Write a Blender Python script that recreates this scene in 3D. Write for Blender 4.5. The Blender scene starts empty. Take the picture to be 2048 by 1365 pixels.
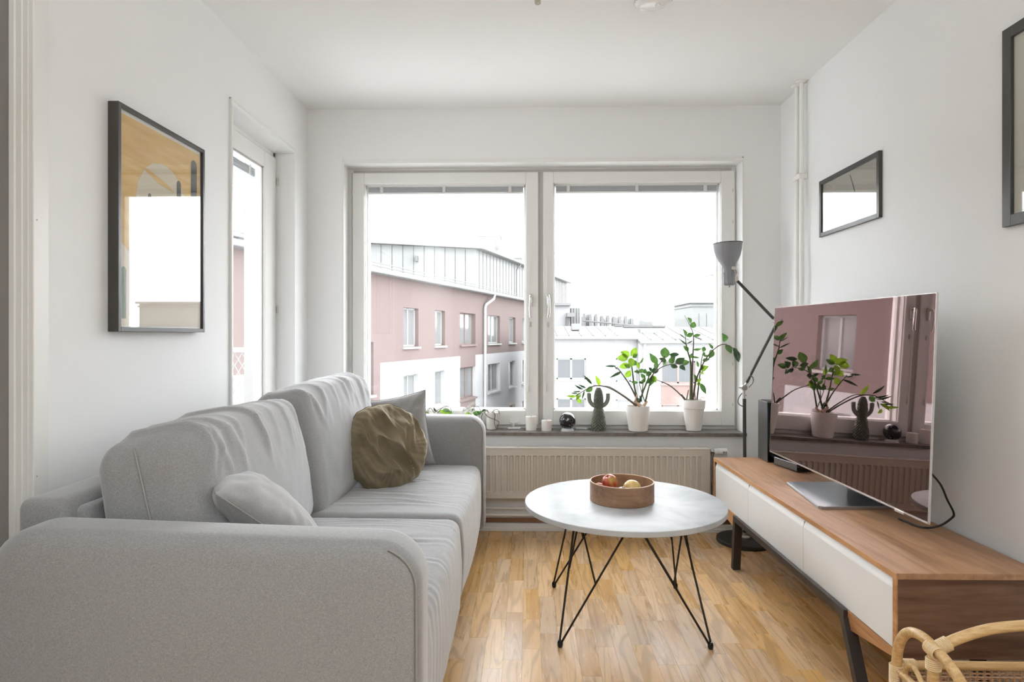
import bpy, bmesh, math, random
from mathutils import Vector, Matrix, noise
PI = math.pi
R = math.radians
sc = bpy.context.scene
COL = sc.collection

# ------------------------------------------------------------------ camera, world, lights, exposure
F, HV, HC = 1250.0, 671.0, 1.154
PSI = math.atan(33 / F)
cam_d = bpy.data.cameras.new('camera')
cam_d.sensor_width = 36.0
cam_d.lens = F / 2048 * 36
cam_d.shift_y = (HV - 682.5) / 2048
cam_d.clip_start = 0.05
cam_d.clip_end = 600
cam = bpy.data.objects.new('camera', cam_d)
COL.objects.link(cam)
cam.location = (0, 0, HC)
cam.rotation_euler = (PI / 2, 0, PSI)
sc.camera = cam

w = bpy.data.worlds.new('overcast_sky')
sc.world = w
w.use_nodes = True
bg = w.node_tree.nodes['Background']
bg.inputs[0].default_value = (0.93, 0.97, 1.0, 1)
bg.inputs[1].default_value = 7.0

def area(name, loc, rot, sx, sy, power, color=(1, 1, 1)):
    l = bpy.data.lights.new(name, 'AREA')
    l.shape = 'RECTANGLE'; l.size = sx; l.size_y = sy
    l.energy = power; l.color = color
    o = bpy.data.objects.new(name, l); COL.objects.link(o)
    o.location = loc; o.rotation_euler = rot
    return o
# added fill light, unseen behind the camera, aimed up to brighten the ceiling
area('rear_fill_light', (0.1, -0.9, 1.75), (R(180), 0, 0), 2.0, 1.8, 58, (0.89, 0.955, 1.0))

sc.view_settings.view_transform = 'Standard'
sc.view_settings.look = 'None'
sc.view_settings.exposure = 0.42
sc.view_settings.gamma = 1.0
sc.view_settings.use_curve_mapping = False
sc.cycles.max_bounces = 10
sc.cycles.diffuse_bounces = 6
sc.cycles.transparent_max_bounces = 16
sc.cycles.sample_clamp_indirect = 8

def at(u, v, Y):
    """world point on the depth plane y = Y that the camera sees at (u, v)"""
    a = (u - 1024) / F
    dx = -math.sin(PSI) + math.cos(PSI) * a
    dy = math.cos(PSI) + math.sin(PSI) * a
    t = Y / dy
    return Vector((dx * t, Y, HC + (HV - v) / F * t))

# ------------------------------------------------------------------ tagging and object helpers
def tag(o, label=None, cat=None, group=None, kind=None):
    if label: o['label'] = label
    if cat: o['category'] = cat
    if group: o['group'] = group
    if kind: o['kind'] = kind
    return o

def empty(name, loc=(0, 0, 0), rz=0, parent=None):
    o = bpy.data.objects.new(name, None)
    COL.objects.link(o)
    o.location = loc
    o.rotation_euler = (0, 0, rz)
    o.empty_display_size = 0.05
    if parent: o.parent = parent
    return o

def obj(name, bm, mat, parent=None, smooth=None, loc=None, rot=None):
    me = bpy.data.meshes.new(name)
    bmesh.ops.recalc_face_normals(bm, faces=bm.faces)
    if smooth is not None:
        for f in bm.faces: f.smooth = True
        for e in bm.edges:
            if len(e.link_faces) == 2 and e.calc_face_angle(0) > R(smooth): e.smooth = False
    bm.to_mesh(me); bm.free()
    if mat: me.materials.append(mat)
    o = bpy.data.objects.new(name, me)
    COL.objects.link(o)
    if parent: o.parent = parent
    if loc: o.location = loc
    if rot: o.rotation_euler = rot
    return o

def dup(o, parent=None, loc=None):
    c = o.copy(); COL.objects.link(c)
    if parent is not None: c.parent = parent
    if loc is not None: c.location = loc
    return c

def dup_tree(o, parent=None):
    c = o.copy(); COL.objects.link(c)
    c.parent = parent
    for ch in list(o.children): dup_tree(ch, c)
    return c

# ------------------------------------------------------------------ shape helpers (they add to a bmesh)
def B(): return bmesh.new()

def bx(bm, x0, x1, y0, y1, z0, z1, bev=0.0, seg=2):
    r = bmesh.ops.create_cube(bm, size=1.0)
    vs = r['verts']
    for v in vs:
        v.co = Vector(((x0 + x1) / 2 + v.co.x * (x1 - x0), (y0 + y1) / 2 + v.co.y * (y1 - y0), (z0 + z1) / 2 + v.co.z * (z1 - z0)))
    if bev > 0:
        es = list({e for v in vs for e in v.link_edges})
        bmesh.ops.bevel(bm, geom=es, offset=bev, segments=seg, affect='EDGES', profile=0.5)
    return bm

def box(x0, x1, y0, y1, z0, z1, bev=0.0, seg=2): return bx(B(), x0, x1, y0, y1, z0, z1, bev, seg)

def ring_pts(c, n, b, rad, seg):
    return [c + (n * math.cos(2 * PI * i / seg) + b * math.sin(2 * PI * i / seg)) * rad for i in range(seg)]

def tube(bm, pts, rad, seg=8, closed=False, cap=True):
    pts = [Vector(p) for p in pts]
    n = len(pts)
    rads = rad if isinstance(rad, (list, tuple)) else [rad] * n
    rings = []
    prev = None
    for i, p in enumerate(pts):
        if closed: t = pts[(i + 1) % n] - pts[(i - 1) % n]
        elif i == 0: t = pts[1] - pts[0]
        elif i == n - 1: t = pts[-1] - pts[-2]
        else: t = (pts[i + 1] - pts[i]).normalized() + (pts[i] - pts[i - 1]).normalized()
        t.normalize()
        if prev is None:
            a = Vector((0, 0, 1)) if abs(t.z) < 0.9 else Vector((1, 0, 0))
            nn = t.cross(a).normalized()
        else:
            nn = (prev - t * prev.dot(t)).normalized()
        prev = nn
        b = t.cross(nn)
        rings.append([bm.verts.new(q) for q in ring_pts(p, nn, b, rads[i], seg)])
    m = n if closed else n - 1
    for i in range(m):
        a, c = rings[i], rings[(i + 1) % n]
        for j in range(seg):
            bm.faces.new((a[j], a[(j + 1) % seg], c[(j + 1) % seg], c[j]))
    if cap and not closed:
        bm.faces.new(rings[0][::-1]); bm.faces.new(rings[-1])
    return bm

def curve(pts, n=8):
    """Catmull-Rom through pts"""
    P = [Vector(p) for p in pts]
    P = [P[0] * 2 - P[1]] + P + [P[-1] * 2 - P[-2]]
    out = []
    for i in range(1, len(P) - 2):
        for k in range(n):
            t = k / n
            a, b, c, d = P[i - 1], P[i], P[i + 1], P[i + 2]
            out.append(0.5 * ((2 * b) + (c - a) * t + (2 * a - 5 * b + 4 * c - d) * t * t + (3 * b - a - 3 * c + d) * t ** 3))
    out.append(P[-2])
    return out

def lathe(bm, prof, seg=32, c=(0, 0, 0)):
    rings = []
    for r, z in prof:
        if r < 1e-6:
            rings.append([bm.verts.new((c[0], c[1], c[2] + z))])
        else:
            rings.append([bm.verts.new((c[0] + r * math.cos(2 * PI * j / seg), c[1] + r * math.sin(2 * PI * j / seg), c[2] + z)) for j in range(seg)])
    for a, b in zip(rings, rings[1:]):
        for j in range(seg):
            k = (j + 1) % seg
            if len(a) == 1 and len(b) == 1: break
            if len(a) == 1: bm.faces.new((a[0], b[k], b[j]))
            elif len(b) == 1: bm.faces.new((a[j], a[k], b[0]))
            else: bm.faces.new((a[j], a[k], b[k], b[j]))
    return bm

def prism(bm, poly, d, axis='y'):
    """poly of 2D points; extruded from d[0] to d[1] along axis"""
    def mk(p, t):
        if axis == 'y': return (p[0], t, p[1])
        if axis == 'x': return (t, p[0], p[1])
        return (p[0], p[1], t)
    a = [bm.verts.new(mk(p, d[0])) for p in poly]
    b = [bm.verts.new(mk(p, d[1])) for p in poly]
    n = len(poly)
    bm.faces.new(a); bm.faces.new(b[::-1])
    for i in range(n):
        bm.faces.new((a[i], a[(i + 1) % n], b[(i + 1) % n], b[i]))
    return bm

def roundbox(sx, sy, sz, r, n=(12, 12, 12), fn=None):
    """soft box centred on the origin, corner radius r, with a displacement function fn(Vector, Vector normal)->Vector"""
    bm = B()
    hx, hy, hz = sx / 2, sy / 2, sz / 2
    cache = {}
    def coords(h, k):
        # denser towards the rounded ends
        inner = [(-h + r) + (2 * h - 2 * r) * i / k for i in range(k + 1)]
        ends = [-h + r * (1 - math.cos(PI / 2 * i / 4)) for i in range(4)]
        return ends + inner + [-e for e in ends[::-1]]
    cx, cy, cz = coords(hx, n[0]), coords(hy, n[1]), coords(hz, n[2])
    def vert(x, y, z):
        key = (round(x, 6), round(y, 6), round(z, 6))
        if key in cache: return cache[key]
        p = Vector((x, y, z))
        q = Vector((max(-hx + r, min(hx - r, x)), max(-hy + r, min(hy - r, y)), max(-hz + r, min(hz - r, z))))
        d = p - q
        if d.length > 1e-9:
            # a face point keeps its distance r from the inner box
            d.normalize(); nrm = d.copy(); s = q + d * r
        else:
            nrm = Vector((0, 0, 1)); s = p
        if fn: s = fn(s, nrm)
        cache[key] = bm.verts.new(s)
        return cache[key]
    def face(axis, sign):
        A, Bc = [(cy, cz), (cx, cz), (cx, cy)][axis]
        h = (hx, hy, hz)[axis] * sign
        for i in range(len(A) - 1):
            for j in range(len(Bc) - 1):
                q = []
                for a, b in ((A[i], Bc[j]), (A[i + 1], Bc[j]), (A[i + 1], Bc[j + 1]), (A[i], Bc[j + 1])):
                    p = [(h, a, b), (a, h, b), (a, b, h)][axis]
                    q.append(vert(*p))
                if len(set(q)) == 4: bm.faces.new(q)
    for ax in range(3):
        for sg in (-1, 1): face(ax, sg)
    return bm

def N3(p, s, seed=0.0): return noise.noise(Vector((p[0] * s + seed, p[1] * s - seed * 1.7, p[2] * s + seed * 0.3)))

# ------------------------------------------------------------------ materials
def newmat(name, col=(0.8, 0.8, 0.8), rough=0.6, metal=0.0, spec=0.5, coat=0.0):
    m = bpy.data.materials.new(name); m.use_nodes = True
    b = m.node_tree.nodes['Principled BSDF']
    b.inputs['Base Color'].default_value = (*col, 1)
    b.inputs['Roughness'].default_value = rough
    b.inputs['Metallic'].default_value = metal
    b.inputs['Specular IOR Level'].default_value = spec
    b.inputs['Coat Weight'].default_value = coat
    return m

class NT:
    def __init__(s, m): s.t = m.node_tree; s.n = s.t.nodes; s.l = s.t.links; s.b = s.n['Principled BSDF']
    def add(s, typ, **kw):
        x = s.n.new(typ)
        for k, v in kw.items():
            if k.startswith('i_'):
                key = k[2:].replace('_', ' ')
                x.inputs[key].default_value = v
            else: setattr(x, k, v)
        return x
    def link(s, a, b): s.l.new(a, b)

def ramp(nt, fac, stops):
    r = nt.add('ShaderNodeValToRGB')
    el = r.color_ramp.elements
    while len(el) < len(stops): el.new(0.5)
    for e, (p, c) in zip(el, stops):
        e.position = p; e.color = (*c, 1)
    nt.link(fac, r.inputs[0])
    return r

def add_bump(nt, height, strength, dist=0.01):
    b = nt.add('ShaderNodeBump'); b.inputs['Strength'].default_value = strength; b.inputs['Distance'].default_value = dist
    nt.link(height, b.inputs['Height']); nt.link(b.outputs[0], nt.b.inputs['Normal'])
    return b

def mapping(nt, scale=(1, 1, 1), rnd=0.0, coord='Object', rot=(0, 0, 0)):
    tc = nt.add('ShaderNodeTexCoord')
    mp = nt.add('ShaderNodeMapping')
    mp.inputs['Scale'].default_value = scale
    mp.inputs['Rotation'].default_value = rot
    nt.link(tc.outputs[coord], mp.inputs[0])
    out = mp.outputs[0]
    if rnd:
        oi = nt.add('ShaderNodeObjectInfo')
        mu = nt.add('ShaderNodeMath', operation='MULTIPLY'); mu.inputs[1].default_value = rnd
        nt.link(oi.outputs['Random'], mu.inputs[0])
        ad = nt.add('ShaderNodeVectorMath', operation='ADD')
        nt.link(out, ad.inputs[0]); nt.link(mu.outputs[0], ad.inputs[1])
        out = ad.outputs[0]
    return out

def mat_paint(name, col, rough=0.75, bump=0.12, scale=220):
    m = newmat(name, col, rough, spec=0.3); nt = NT(m)
    v = mapping(nt)
    n = nt.add('ShaderNodeTexNoise'); n.inputs['Scale'].default_value = scale; n.inputs['Detail'].default_value = 3
    nt.link(v, n.inputs['Vector'])
    add_bump(nt, n.outputs[0], bump, 0.002)
    return m

def mat_wood(name, c1, c2, c3, scale=1.0, axis='y', rough=0.4, rnd=7.0, spec=0.5, var=0.0, ring=1.0, coat=0.0, lines=0.0):
    """grain runs along axis"""
    m = newmat(name, c1, rough, spec=spec, coat=coat); nt = NT(m)
    sc_ = {'y': (14, 1.3, 14), 'x': (1.3, 14, 14), 'z': (14, 14, 1.3)}[axis]
    v = mapping(nt, tuple(k * scale for k in sc_), rnd)
    big = nt.add('ShaderNodeTexNoise'); big.inputs['Scale'].default_value = 0.55; big.inputs['Detail'].default_value = 2; big.inputs['Distortion'].default_value = 0.6
    nt.link(v, big.inputs['Vector'])
    mul = nt.add('ShaderNodeMath', operation='MULTIPLY'); mul.inputs[1].default_value = 15 * ring
    nt.link(big.outputs[0], mul.inputs[0])
    sn = nt.add('ShaderNodeMath', operation='SINE'); nt.link(mul.outputs[0], sn.inputs[0])
    fine = nt.add('ShaderNodeTexNoise'); fine.inputs['Scale'].default_value = 7; fine.inputs['Detail'].default_value = 6; fine.inputs['Roughness'].default_value = 0.65
    nt.link(v, fine.inputs['Vector'])
    a = nt.add('ShaderNodeMath', operation='MULTIPLY_ADD'); a.inputs[1].default_value = 0.17; nt.link(sn.outputs[0], a.inputs[0]); nt.link(fine.outputs[0], a.inputs[2])
    r = ramp(nt, a.outputs[0], [(0.25, c2), (0.5, c1), (0.78, c3)])
    out = r.outputs[0]
    if lines:
        mr0 = nt.add('ShaderNodeMapRange'); mr0.inputs['From Min'].default_value = 0.35; mr0.inputs['To Max'].default_value = lines
        m3 = nt.add('ShaderNodeMath', operation='MULTIPLY'); m3.inputs[1].default_value = 62 * ring; nt.link(big.outputs[0], m3.inputs[0])
        s3 = nt.add('ShaderNodeMath', operation='SINE'); nt.link(m3.outputs[0], s3.inputs[0]); nt.link(s3.outputs[0], mr0.inputs[0])
        mxc = nt.add('ShaderNodeMix', data_type='RGBA'); nt.link(mr0.outputs[0], mxc.inputs['Factor']); nt.link(out, mxc.inputs[6]); mxc.inputs[7].default_value = (*[k * 0.55 for k in c2], 1)
        out = mxc.outputs[2]
    if var:
        oi = nt.add('ShaderNodeObjectInfo')
        hs = nt.add('ShaderNodeHueSaturation')
        mr = nt.add('ShaderNodeMapRange'); mr.inputs['To Min'].default_value = 1 - var; mr.inputs['To Max'].default_value = 1 + var * 0.7
        nt.link(oi.outputs['Random'], mr.inputs[0]); nt.link(mr.outputs[0], hs.inputs['Value'])
        m2 = nt.add('ShaderNodeMath', operation='MULTIPLY'); m2.inputs[1].default_value = 37.7; nt.link(oi.outputs['Random'], m2.inputs[0])
        fr = nt.add('ShaderNodeMath', operation='FRACT'); nt.link(m2.outputs[0], fr.inputs[0])
        mr2 = nt.add('ShaderNodeMapRange'); mr2.inputs['To Min'].default_value = 0.8; mr2.inputs['To Max'].default_value = 1.12
        nt.link(fr.outputs[0], mr2.inputs[0]); nt.link(mr2.outputs[0], hs.inputs['Saturation'])
        nt.link(out, hs.inputs['Color']); out = hs.outputs[0]
    nt.link(out, nt.b.inputs['Base Color'])
    rr = nt.add('ShaderNodeMapRange'); rr.inputs['To Min'].default_value = rough - 0.05; rr.inputs['To Max'].default_value = rough + 0.1
    nt.link(a.outputs[0], rr.inputs[0]); nt.link(rr.outputs[0], nt.b.inputs['Roughness'])
    add_bump(nt, a.outputs[0], 0.08, 0.001)
    return m

def mat_fabric(name, c_dark, c_light, weave=900.0, bump=0.5):
    m = newmat(name, c_light, 0.95, spec=0.15); nt = NT(m)
    nt.b.inputs['Sheen Weight'].default_value = 0.7; nt.b.inputs['Sheen Roughness'].default_value = 0.5
    v = mapping(nt, (1, 1, 1), 0)
    def streak(scale):
        mp = nt.add('ShaderNodeMapping'); mp.inputs['Scale'].default_value = scale; nt.link(v, mp.inputs[0])
        n = nt.add('ShaderNodeTexNoise'); n.inputs['Scale'].default_value = 1; n.inputs['Detail'].default_value = 4; n.inputs['Roughness'].default_value = 0.7
        nt.link(mp.outputs[0], n.inputs['Vector']); return n
    k = weave; n1, n2 = streak((k * .22, k * .22, k)), streak((k, k, k * .22)); n3 = streak((k * 1.3, k * 1.3, k * 1.3))
    ad = nt.add('ShaderNodeMath', operation='ADD'); nt.link(n1.outputs[0], ad.inputs[0]); nt.link(n2.outputs[0], ad.inputs[1])
    hf = nt.add('ShaderNodeMath', operation='MULTIPLY'); hf.inputs[1].default_value = 0.5; nt.link(ad.outputs[0], hf.inputs[0])
    mx = nt.add('ShaderNodeMath', operation='MULTIPLY_ADD'); mx.inputs[1].default_value = 0.35; nt.link(n3.outputs[0], mx.inputs[0]); nt.link(hf.outputs[0], mx.inputs[2])
    r = ramp(nt, mx.outputs[0], [(0.46, c_dark), (0.90, c_light)])
    nt.link(r.outputs[0], nt.b.inputs['Base Color'])
    add_bump(nt, mx.outputs[0], bump, 0.0012)
    return m

def mat_glass(name, refl=1.0, tint=(1, 1, 1), rough=0.0):
    """thin clear pane: passes light straight through and reflects by angle"""
    m = bpy.data.materials.new(name); m.use_nodes = True
    t = m.node_tree; t.nodes.clear()
    o = t.nodes.new('ShaderNodeOutputMaterial'); mix = t.nodes.new('ShaderNodeMixShader')
    tr = t.nodes.new('ShaderNodeBsdfTransparent'); gl = t.nodes.new('ShaderNodeBsdfGlossy'); fr = t.nodes.new('ShaderNodeLayerWeight')
    tr.inputs[0].default_value = (*tint, 1); gl.inputs['Roughness'].default_value = rough
    fr.inputs[0].default_value = 0.5
    pw = t.nodes.new('ShaderNodeMath'); pw.operation = 'POWER'; pw.inputs[1].default_value = 4.0
    t.links.new(fr.outputs['Facing'], pw.inputs[0])
    mu = t.nodes.new('ShaderNodeMath'); mu.operation = 'MULTIPLY_ADD'; mu.inputs[1].default_value = 0.9 * refl; mu.inputs[2].default_value = 0.045 * refl; mu.use_clamp = True
    t.links.new(pw.outputs[0], mu.inputs[0]); t.links.new(mu.outputs[0], mix.inputs[0])
    t.links.new(tr.outputs[0], mix.inputs[1]); t.links.new(gl.outputs[0], mix.inputs[2]); t.links.new(mix.outputs[0], o.inputs[0])
    return m

M = {}
M['wall'] = mat_paint('wall_paint', (0.83, 0.83, 0.825), 0.8, 0.15, 260)
M['ceiling'] = mat_paint('ceiling_paint', (0.85, 0.85, 0.845), 0.9, 0.1, 180)
M['trim'] = mat_paint('white_gloss_paint', (0.80, 0.795, 0.77), 0.35, 0.04, 60)
M['sash'] = mat_paint('window_enamel', (0.80, 0.79, 0.77), 0.35, 0.03, 40)
M['gasket'] = newmat('grey_gasket', (0.46, 0.44, 0.41), 0.6)
M['gap_shade'] = newmat('drawer_gap_shade', (0.25, 0.23, 0.21), 0.7)  # dark colour that paints the shade in the drawer gaps
M['doorgrey'] = mat_paint('grey_painted_door', (0.30, 0.285, 0.27), 0.5, 0.04)
M['sill'] = newmat('dark_stone_sill', (0.16, 0.145, 0.13), 0.28)
nt = NT(M['sill']); n_ = nt.add('ShaderNodeTexNoise'); n_.inputs['Scale'].default_value = 30; n_.inputs['Detail'].default_value = 6
nt.link(mapping(nt), n_.inputs['Vector']); nt.link(ramp(nt, n_.outputs[0], [(0.3, (0.12, 0.105, 0.095)), (0.75, (0.22, 0.2, 0.18))]).outputs[0], nt.b.inputs['Base Color'])
M['oak'] = mat_wood('oak_parquet', (0.71, 0.44, 0.195), (0.61, 0.36, 0.15), (0.79, 0.52, 0.26), 1.0, 'y', 0.25, 9.0, 0.5, 0.13, 1.0, 0.0, 0.42)
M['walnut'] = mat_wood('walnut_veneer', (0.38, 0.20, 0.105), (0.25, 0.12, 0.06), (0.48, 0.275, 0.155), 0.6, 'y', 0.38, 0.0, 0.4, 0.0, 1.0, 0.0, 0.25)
M['walnut_shaded'] = mat_wood('shaded_walnut_panel', (0.15, 0.078, 0.048), (0.095, 0.046, 0.028), (0.21, 0.115, 0.072), 0.7, 'x', 0.4, 0.0, 0.4, 0.0, 1.8)  # walnut darkened to carry the shade of the end panels
M['walnut_edge'] = mat_wood('walnut_edge_band', (0.50, 0.25, 0.105), (0.38, 0.18, 0.07), (0.6, 0.33, 0.15), 1.0, 'y', 0.45)
M['lacquer'] = newmat('white_lacquer', (0.80, 0.795, 0.785), 0.35)
M['blackmetal'] = newmat('dark_powder_coat', (0.05, 0.042, 0.038), 0.45, 0.3)
M['blacksteel'] = newmat('black_steel_rod', (0.03, 0.022, 0.018), 0.38, 0.6)
M['fabric'] = mat_fabric('grey_sofa_fabric', (0.15, 0.147, 0.147), (0.45, 0.445, 0.447), 850, 0.6)
M['pillow'] = mat_fabric('grey_pillow_fabric', (0.19, 0.183, 0.18), (0.40, 0.39, 0.388), 900, 0.4)
M['pipingf'] = newmat('grey_piping', (0.33, 0.32, 0.305), 0.95, spec=0.1)
M['frame'] = newmat('dark_grey_frame', (0.055, 0.052, 0.048), 0.32)
M['chrome'] = newmat('chrome', (0.75, 0.74, 0.72), 0.16, 1.0)
M['zinc'] = newmat('satin_zinc', (0.55, 0.53, 0.50), 0.35, 1.0)
M['lampgrey'] = newmat('grey_lamp_enamel', (0.25, 0.255, 0.275), 0.38)
M['lampdark'] = newmat('dark_lamp_enamel', (0.045, 0.045, 0.042), 0.4)
M['radiator'] = newmat('radiator_enamel', (0.60, 0.56, 0.505), 0.35)
M['whitepipe'] = newmat('white_pipe_enamel', (0.84, 0.83, 0.80), 0.35)
M['glass'] = mat_glass('window_glass', 0.7)
M['picglass'] = mat_glass('picture_glass', 0.95)
M['pot'] = newmat('white_glazed_pot', (0.80, 0.77, 0.74), 0.3)
M['cactus'] = newmat('green_glazed_ceramic', (0.135, 0.15, 0.115), 0.2, coat=0.4)
M['cactusarm'] = newmat('green_glazed_ceramic_arm', (0.21, 0.225, 0.19), 0.25, coat=0.3)
M['wax'] = newmat('white_wax', (0.76, 0.74, 0.71), 0.5); M['wax'].node_tree.nodes['Principled BSDF'].inputs['Subsurface Weight'].default_value = 0.1
M['wick'] = newmat('wick', (0.12, 0.09, 0.07), 0.9)
M['stem'] = newmat('plant_stem', (0.095, 0.12, 0.045), 0.45)
M['stemdark'] = newmat('dark_plant_stem', (0.085, 0.065, 0.04), 0.5)
M['tuber'] = newmat('pale_tuber', (0.62, 0.42, 0.30), 0.7)
M['soil'] = newmat('potting_soil', (0.05, 0.035, 0.025), 0.95)
M['bowlwood'] = mat_wood('bent_walnut_bowl', (0.28, 0.155, 0.09), (0.20, 0.105, 0.06), (0.37, 0.22, 0.135), 0.8, 'x', 0.45, 0.0, 0.4)
M['bowlrim'] = newmat('pale_bowl_rim', (0.56, 0.36, 0.23), 0.5)
M['cane'] = mat_wood('rattan_cane', (0.66, 0.45, 0.21), (0.50, 0.30, 0.12), (0.76, 0.56, 0.30), 1.6, 'x', 0.4, 3.0, 0.5, 0.0, 0.6)
M['wicker'] = newmat('wicker_weave', (0.42, 0.25, 0.14), 0.55)
M['binding'] = newmat('rattan_binding', (0.70, 0.52, 0.30), 0.5)
M['cable'] = newmat('black_cable', (0.01, 0.01, 0.01), 0.4)
M['blind'] = newmat('blind_slat', (0.55, 0.57, 0.60), 0.5)
M['blindrail'] = newmat('blind_rail', (0.83, 0.83, 0.81), 0.4)
M['plastic'] = newmat('white_plastic', (0.78, 0.775, 0.76), 0.35)

def leafmat(name, c, c2, trans=0.35):
    m = newmat(name, c, 0.28, spec=0.6); nt = NT(m)
    n = nt.add('ShaderNodeTexNoise'); n.inputs['Scale'].default_value = 45
    nt.link(mapping(nt, (1, 1, 1), 3.0), n.inputs['Vector'])
    r = ramp(nt, n.outputs[0], [(0.35, c2), (0.65, c)])
    nt.link(r.outputs[0], nt.b.inputs['Base Color'])
    t = m.node_tree; tl = t.nodes.new('ShaderNodeBsdfTranslucent'); mx = t.nodes.new('ShaderNodeMixShader'); mx.inputs[0].default_value = trans
    out = t.nodes['Material Output']
    nt.link(r.outputs[0], tl.inputs[0])
    nt.link(nt.b.outputs[0], mx.inputs[1]); nt.link(tl.outputs[0], mx.inputs[2]); nt.link(mx.outputs[0], out.inputs[0])
    return m
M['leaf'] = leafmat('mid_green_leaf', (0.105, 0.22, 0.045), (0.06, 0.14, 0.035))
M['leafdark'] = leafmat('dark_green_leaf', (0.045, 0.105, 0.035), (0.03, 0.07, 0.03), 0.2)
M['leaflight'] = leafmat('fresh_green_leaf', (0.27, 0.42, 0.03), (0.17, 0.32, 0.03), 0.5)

# white marble
m = M['marble'] = newmat('white_marble', (0.7, 0.7, 0.7), 0.42, spec=0.35)
nt = NT(m); v = mapping(nt, (1, 1, 1))
n1 = nt.add('ShaderNodeTexNoise'); n1.inputs['Scale'].default_value = 3.2; n1.inputs['Detail'].default_value = 9; n1.inputs['Roughness'].default_value = 0.62; n1.inputs['Distortion'].default_value = 1.4
nt.link(v, n1.inputs['Vector'])
nt.link(ramp(nt, n1.outputs[0], [(0.33, (0.37, 0.39, 0.40)), (0.46, (0.49, 0.505, 0.52)), (0.60, (0.55, 0.565, 0.58))]).outputs[0], nt.b.inputs['Base Color'])

# velvet
m = M['velvet'] = newmat('olive_velvet', (0.2, 0.16, 0.1), 0.7, spec=0.2)
nt = NT(m)
nt.b.inputs['Sheen Weight'].default_value = 0.75; nt.b.inputs['Sheen Roughness'].default_value = 0.35; nt.b.inputs['Sheen Tint'].default_value = (0.85, 0.76, 0.58, 1)
n1 = nt.add('ShaderNodeTexNoise'); n1.inputs['Scale'].default_value = 9; n1.inputs['Detail'].default_value = 3
nt.link(mapping(nt), n1.inputs['Vector'])
nt.link(ramp(nt, n1.outputs[0], [(0.3, (0.16, 0.125, 0.078)), (0.7, (0.26, 0.21, 0.135))]).outputs[0], nt.b.inputs['Base Color'])

# reflective screen: coated panel with a reddish anti-reflection tint
m = M['screen'] = newmat('tinted_mirror_screen', (0.265, 0.192, 0.188), 0.015, 1.0)
M['tvsilver'] = newmat('silver_bezel', (0.72, 0.70, 0.69), 0.25, 1.0)
M['tvstand'] = newmat('brushed_steel_stand', (0.44, 0.46, 0.49), 0.33, 1.0)
M['gloss_black'] = newmat('gloss_black_plastic', (0.012, 0.012, 0.014), 0.12)
M['satin_grey'] = newmat('satin_dark_aluminium', (0.13, 0.13, 0.13), 0.35, 0.6)

def speckle(name, base, spot, thr):
    m = newmat(name, base, 0.08, coat=0.5); nt = NT(m)
    vo = nt.add('ShaderNodeTexNoise'); vo.inputs['Scale'].default_value = 55; vo.inputs['Detail'].default_value = 5; vo.inputs['Distortion'].default_value = 1.0
    nt.link(mapping(nt), vo.inputs['Vector'])
    nt.link(ramp(nt, vo.outputs[0], [(thr, base), (thr + 0.06, spot)]).outputs[0], nt.b.inputs['Base Color'])
    return m
M['globe'] = speckle('speckled_black_stone', (0.012, 0.012, 0.014), (0.35, 0.35, 0.37), 0.6)

def applemat(name, c1, c2, c3):
    m = newmat(name, c1, 0.3); nt = NT(m)
    v = mapping(nt, (18, 18, 6))
    n = nt.add('ShaderNodeTexNoise'); n.inputs['Scale'].default_value = 1.6; n.inputs['Detail'].default_value = 3
    nt.link(v, n.inputs['Vector'])
    nt.link(ramp(nt, n.outputs[0], [(0.34, c2), (0.5, c1), (0.68, c3)]).outputs[0], nt.b.inputs['Base Color'])
    return m
M['apple_red'] = applemat('red_apple_skin', (0.52, 0.10, 0.05), (0.40, 0.05, 0.035), (0.50, 0.38, 0.08))
M['apple_pink'] = applemat('pink_apple_skin', (0.55, 0.17, 0.12), (0.45, 0.09, 0.07), (0.66, 0.36, 0.2))
M['apple_dark'] = applemat('dark_red_apple_skin', (0.36, 0.09, 0.06), (0.27, 0.06, 0.05), (0.46, 0.19, 0.11))
M['apple_yellow'] = applemat('yellow_apple_skin', (0.78, 0.60, 0.24), (0.78, 0.50, 0.16), (0.84, 0.72, 0.38))

# outdoors
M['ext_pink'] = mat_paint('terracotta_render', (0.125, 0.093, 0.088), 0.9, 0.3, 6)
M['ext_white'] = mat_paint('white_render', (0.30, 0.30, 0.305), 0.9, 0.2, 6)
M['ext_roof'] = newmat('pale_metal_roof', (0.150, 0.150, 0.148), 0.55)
M['ext_metalwall'] = newmat('pale_seamed_cladding', (0.165, 0.168, 0.165), 0.55)
M['ext_seam'] = newmat('seam', (0.09, 0.09, 0.088), 0.6)
M['ext_frame'] = newmat('white_window_frame', (0.26, 0.26, 0.255), 0.5)
M['ext_pinkframe'] = newmat('pink_window_frame', (0.13, 0.09, 0.082), 0.6)
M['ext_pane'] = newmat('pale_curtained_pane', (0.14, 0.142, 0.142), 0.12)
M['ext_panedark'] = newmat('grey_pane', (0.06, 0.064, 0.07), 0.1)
M['ext_salmon'] = newmat('salmon_board', (0.165, 0.115, 0.103), 0.8)
M['ext_grey'] = newmat('grey_metal', (0.165, 0.165, 0.162), 0.6)
M['ext_ground'] = mat_paint('courtyard_paving', (0.42, 0.42, 0.41), 0.9, 0.2, 3)
M['ext_far'] = newmat('distant_pale_roof', (0.15, 0.15, 0.15), 0.8)
M['ext_dark'] = newmat('dark_roof_strip', (0.10, 0.10, 0.10), 0.7)

# ------------------------------------------------------------------ room shell
XL, XR, YB, ZC = -1.315, 1.475, 3.695, 2.5
YR = -3.0
def struct(name, bm, mat, parent=None, label=None, smooth=None):
    o = obj(name, bm, mat, parent, smooth)
    if parent is None: o['kind'] = 'structure'
    if label: o['label'] = label
    return o

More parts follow.
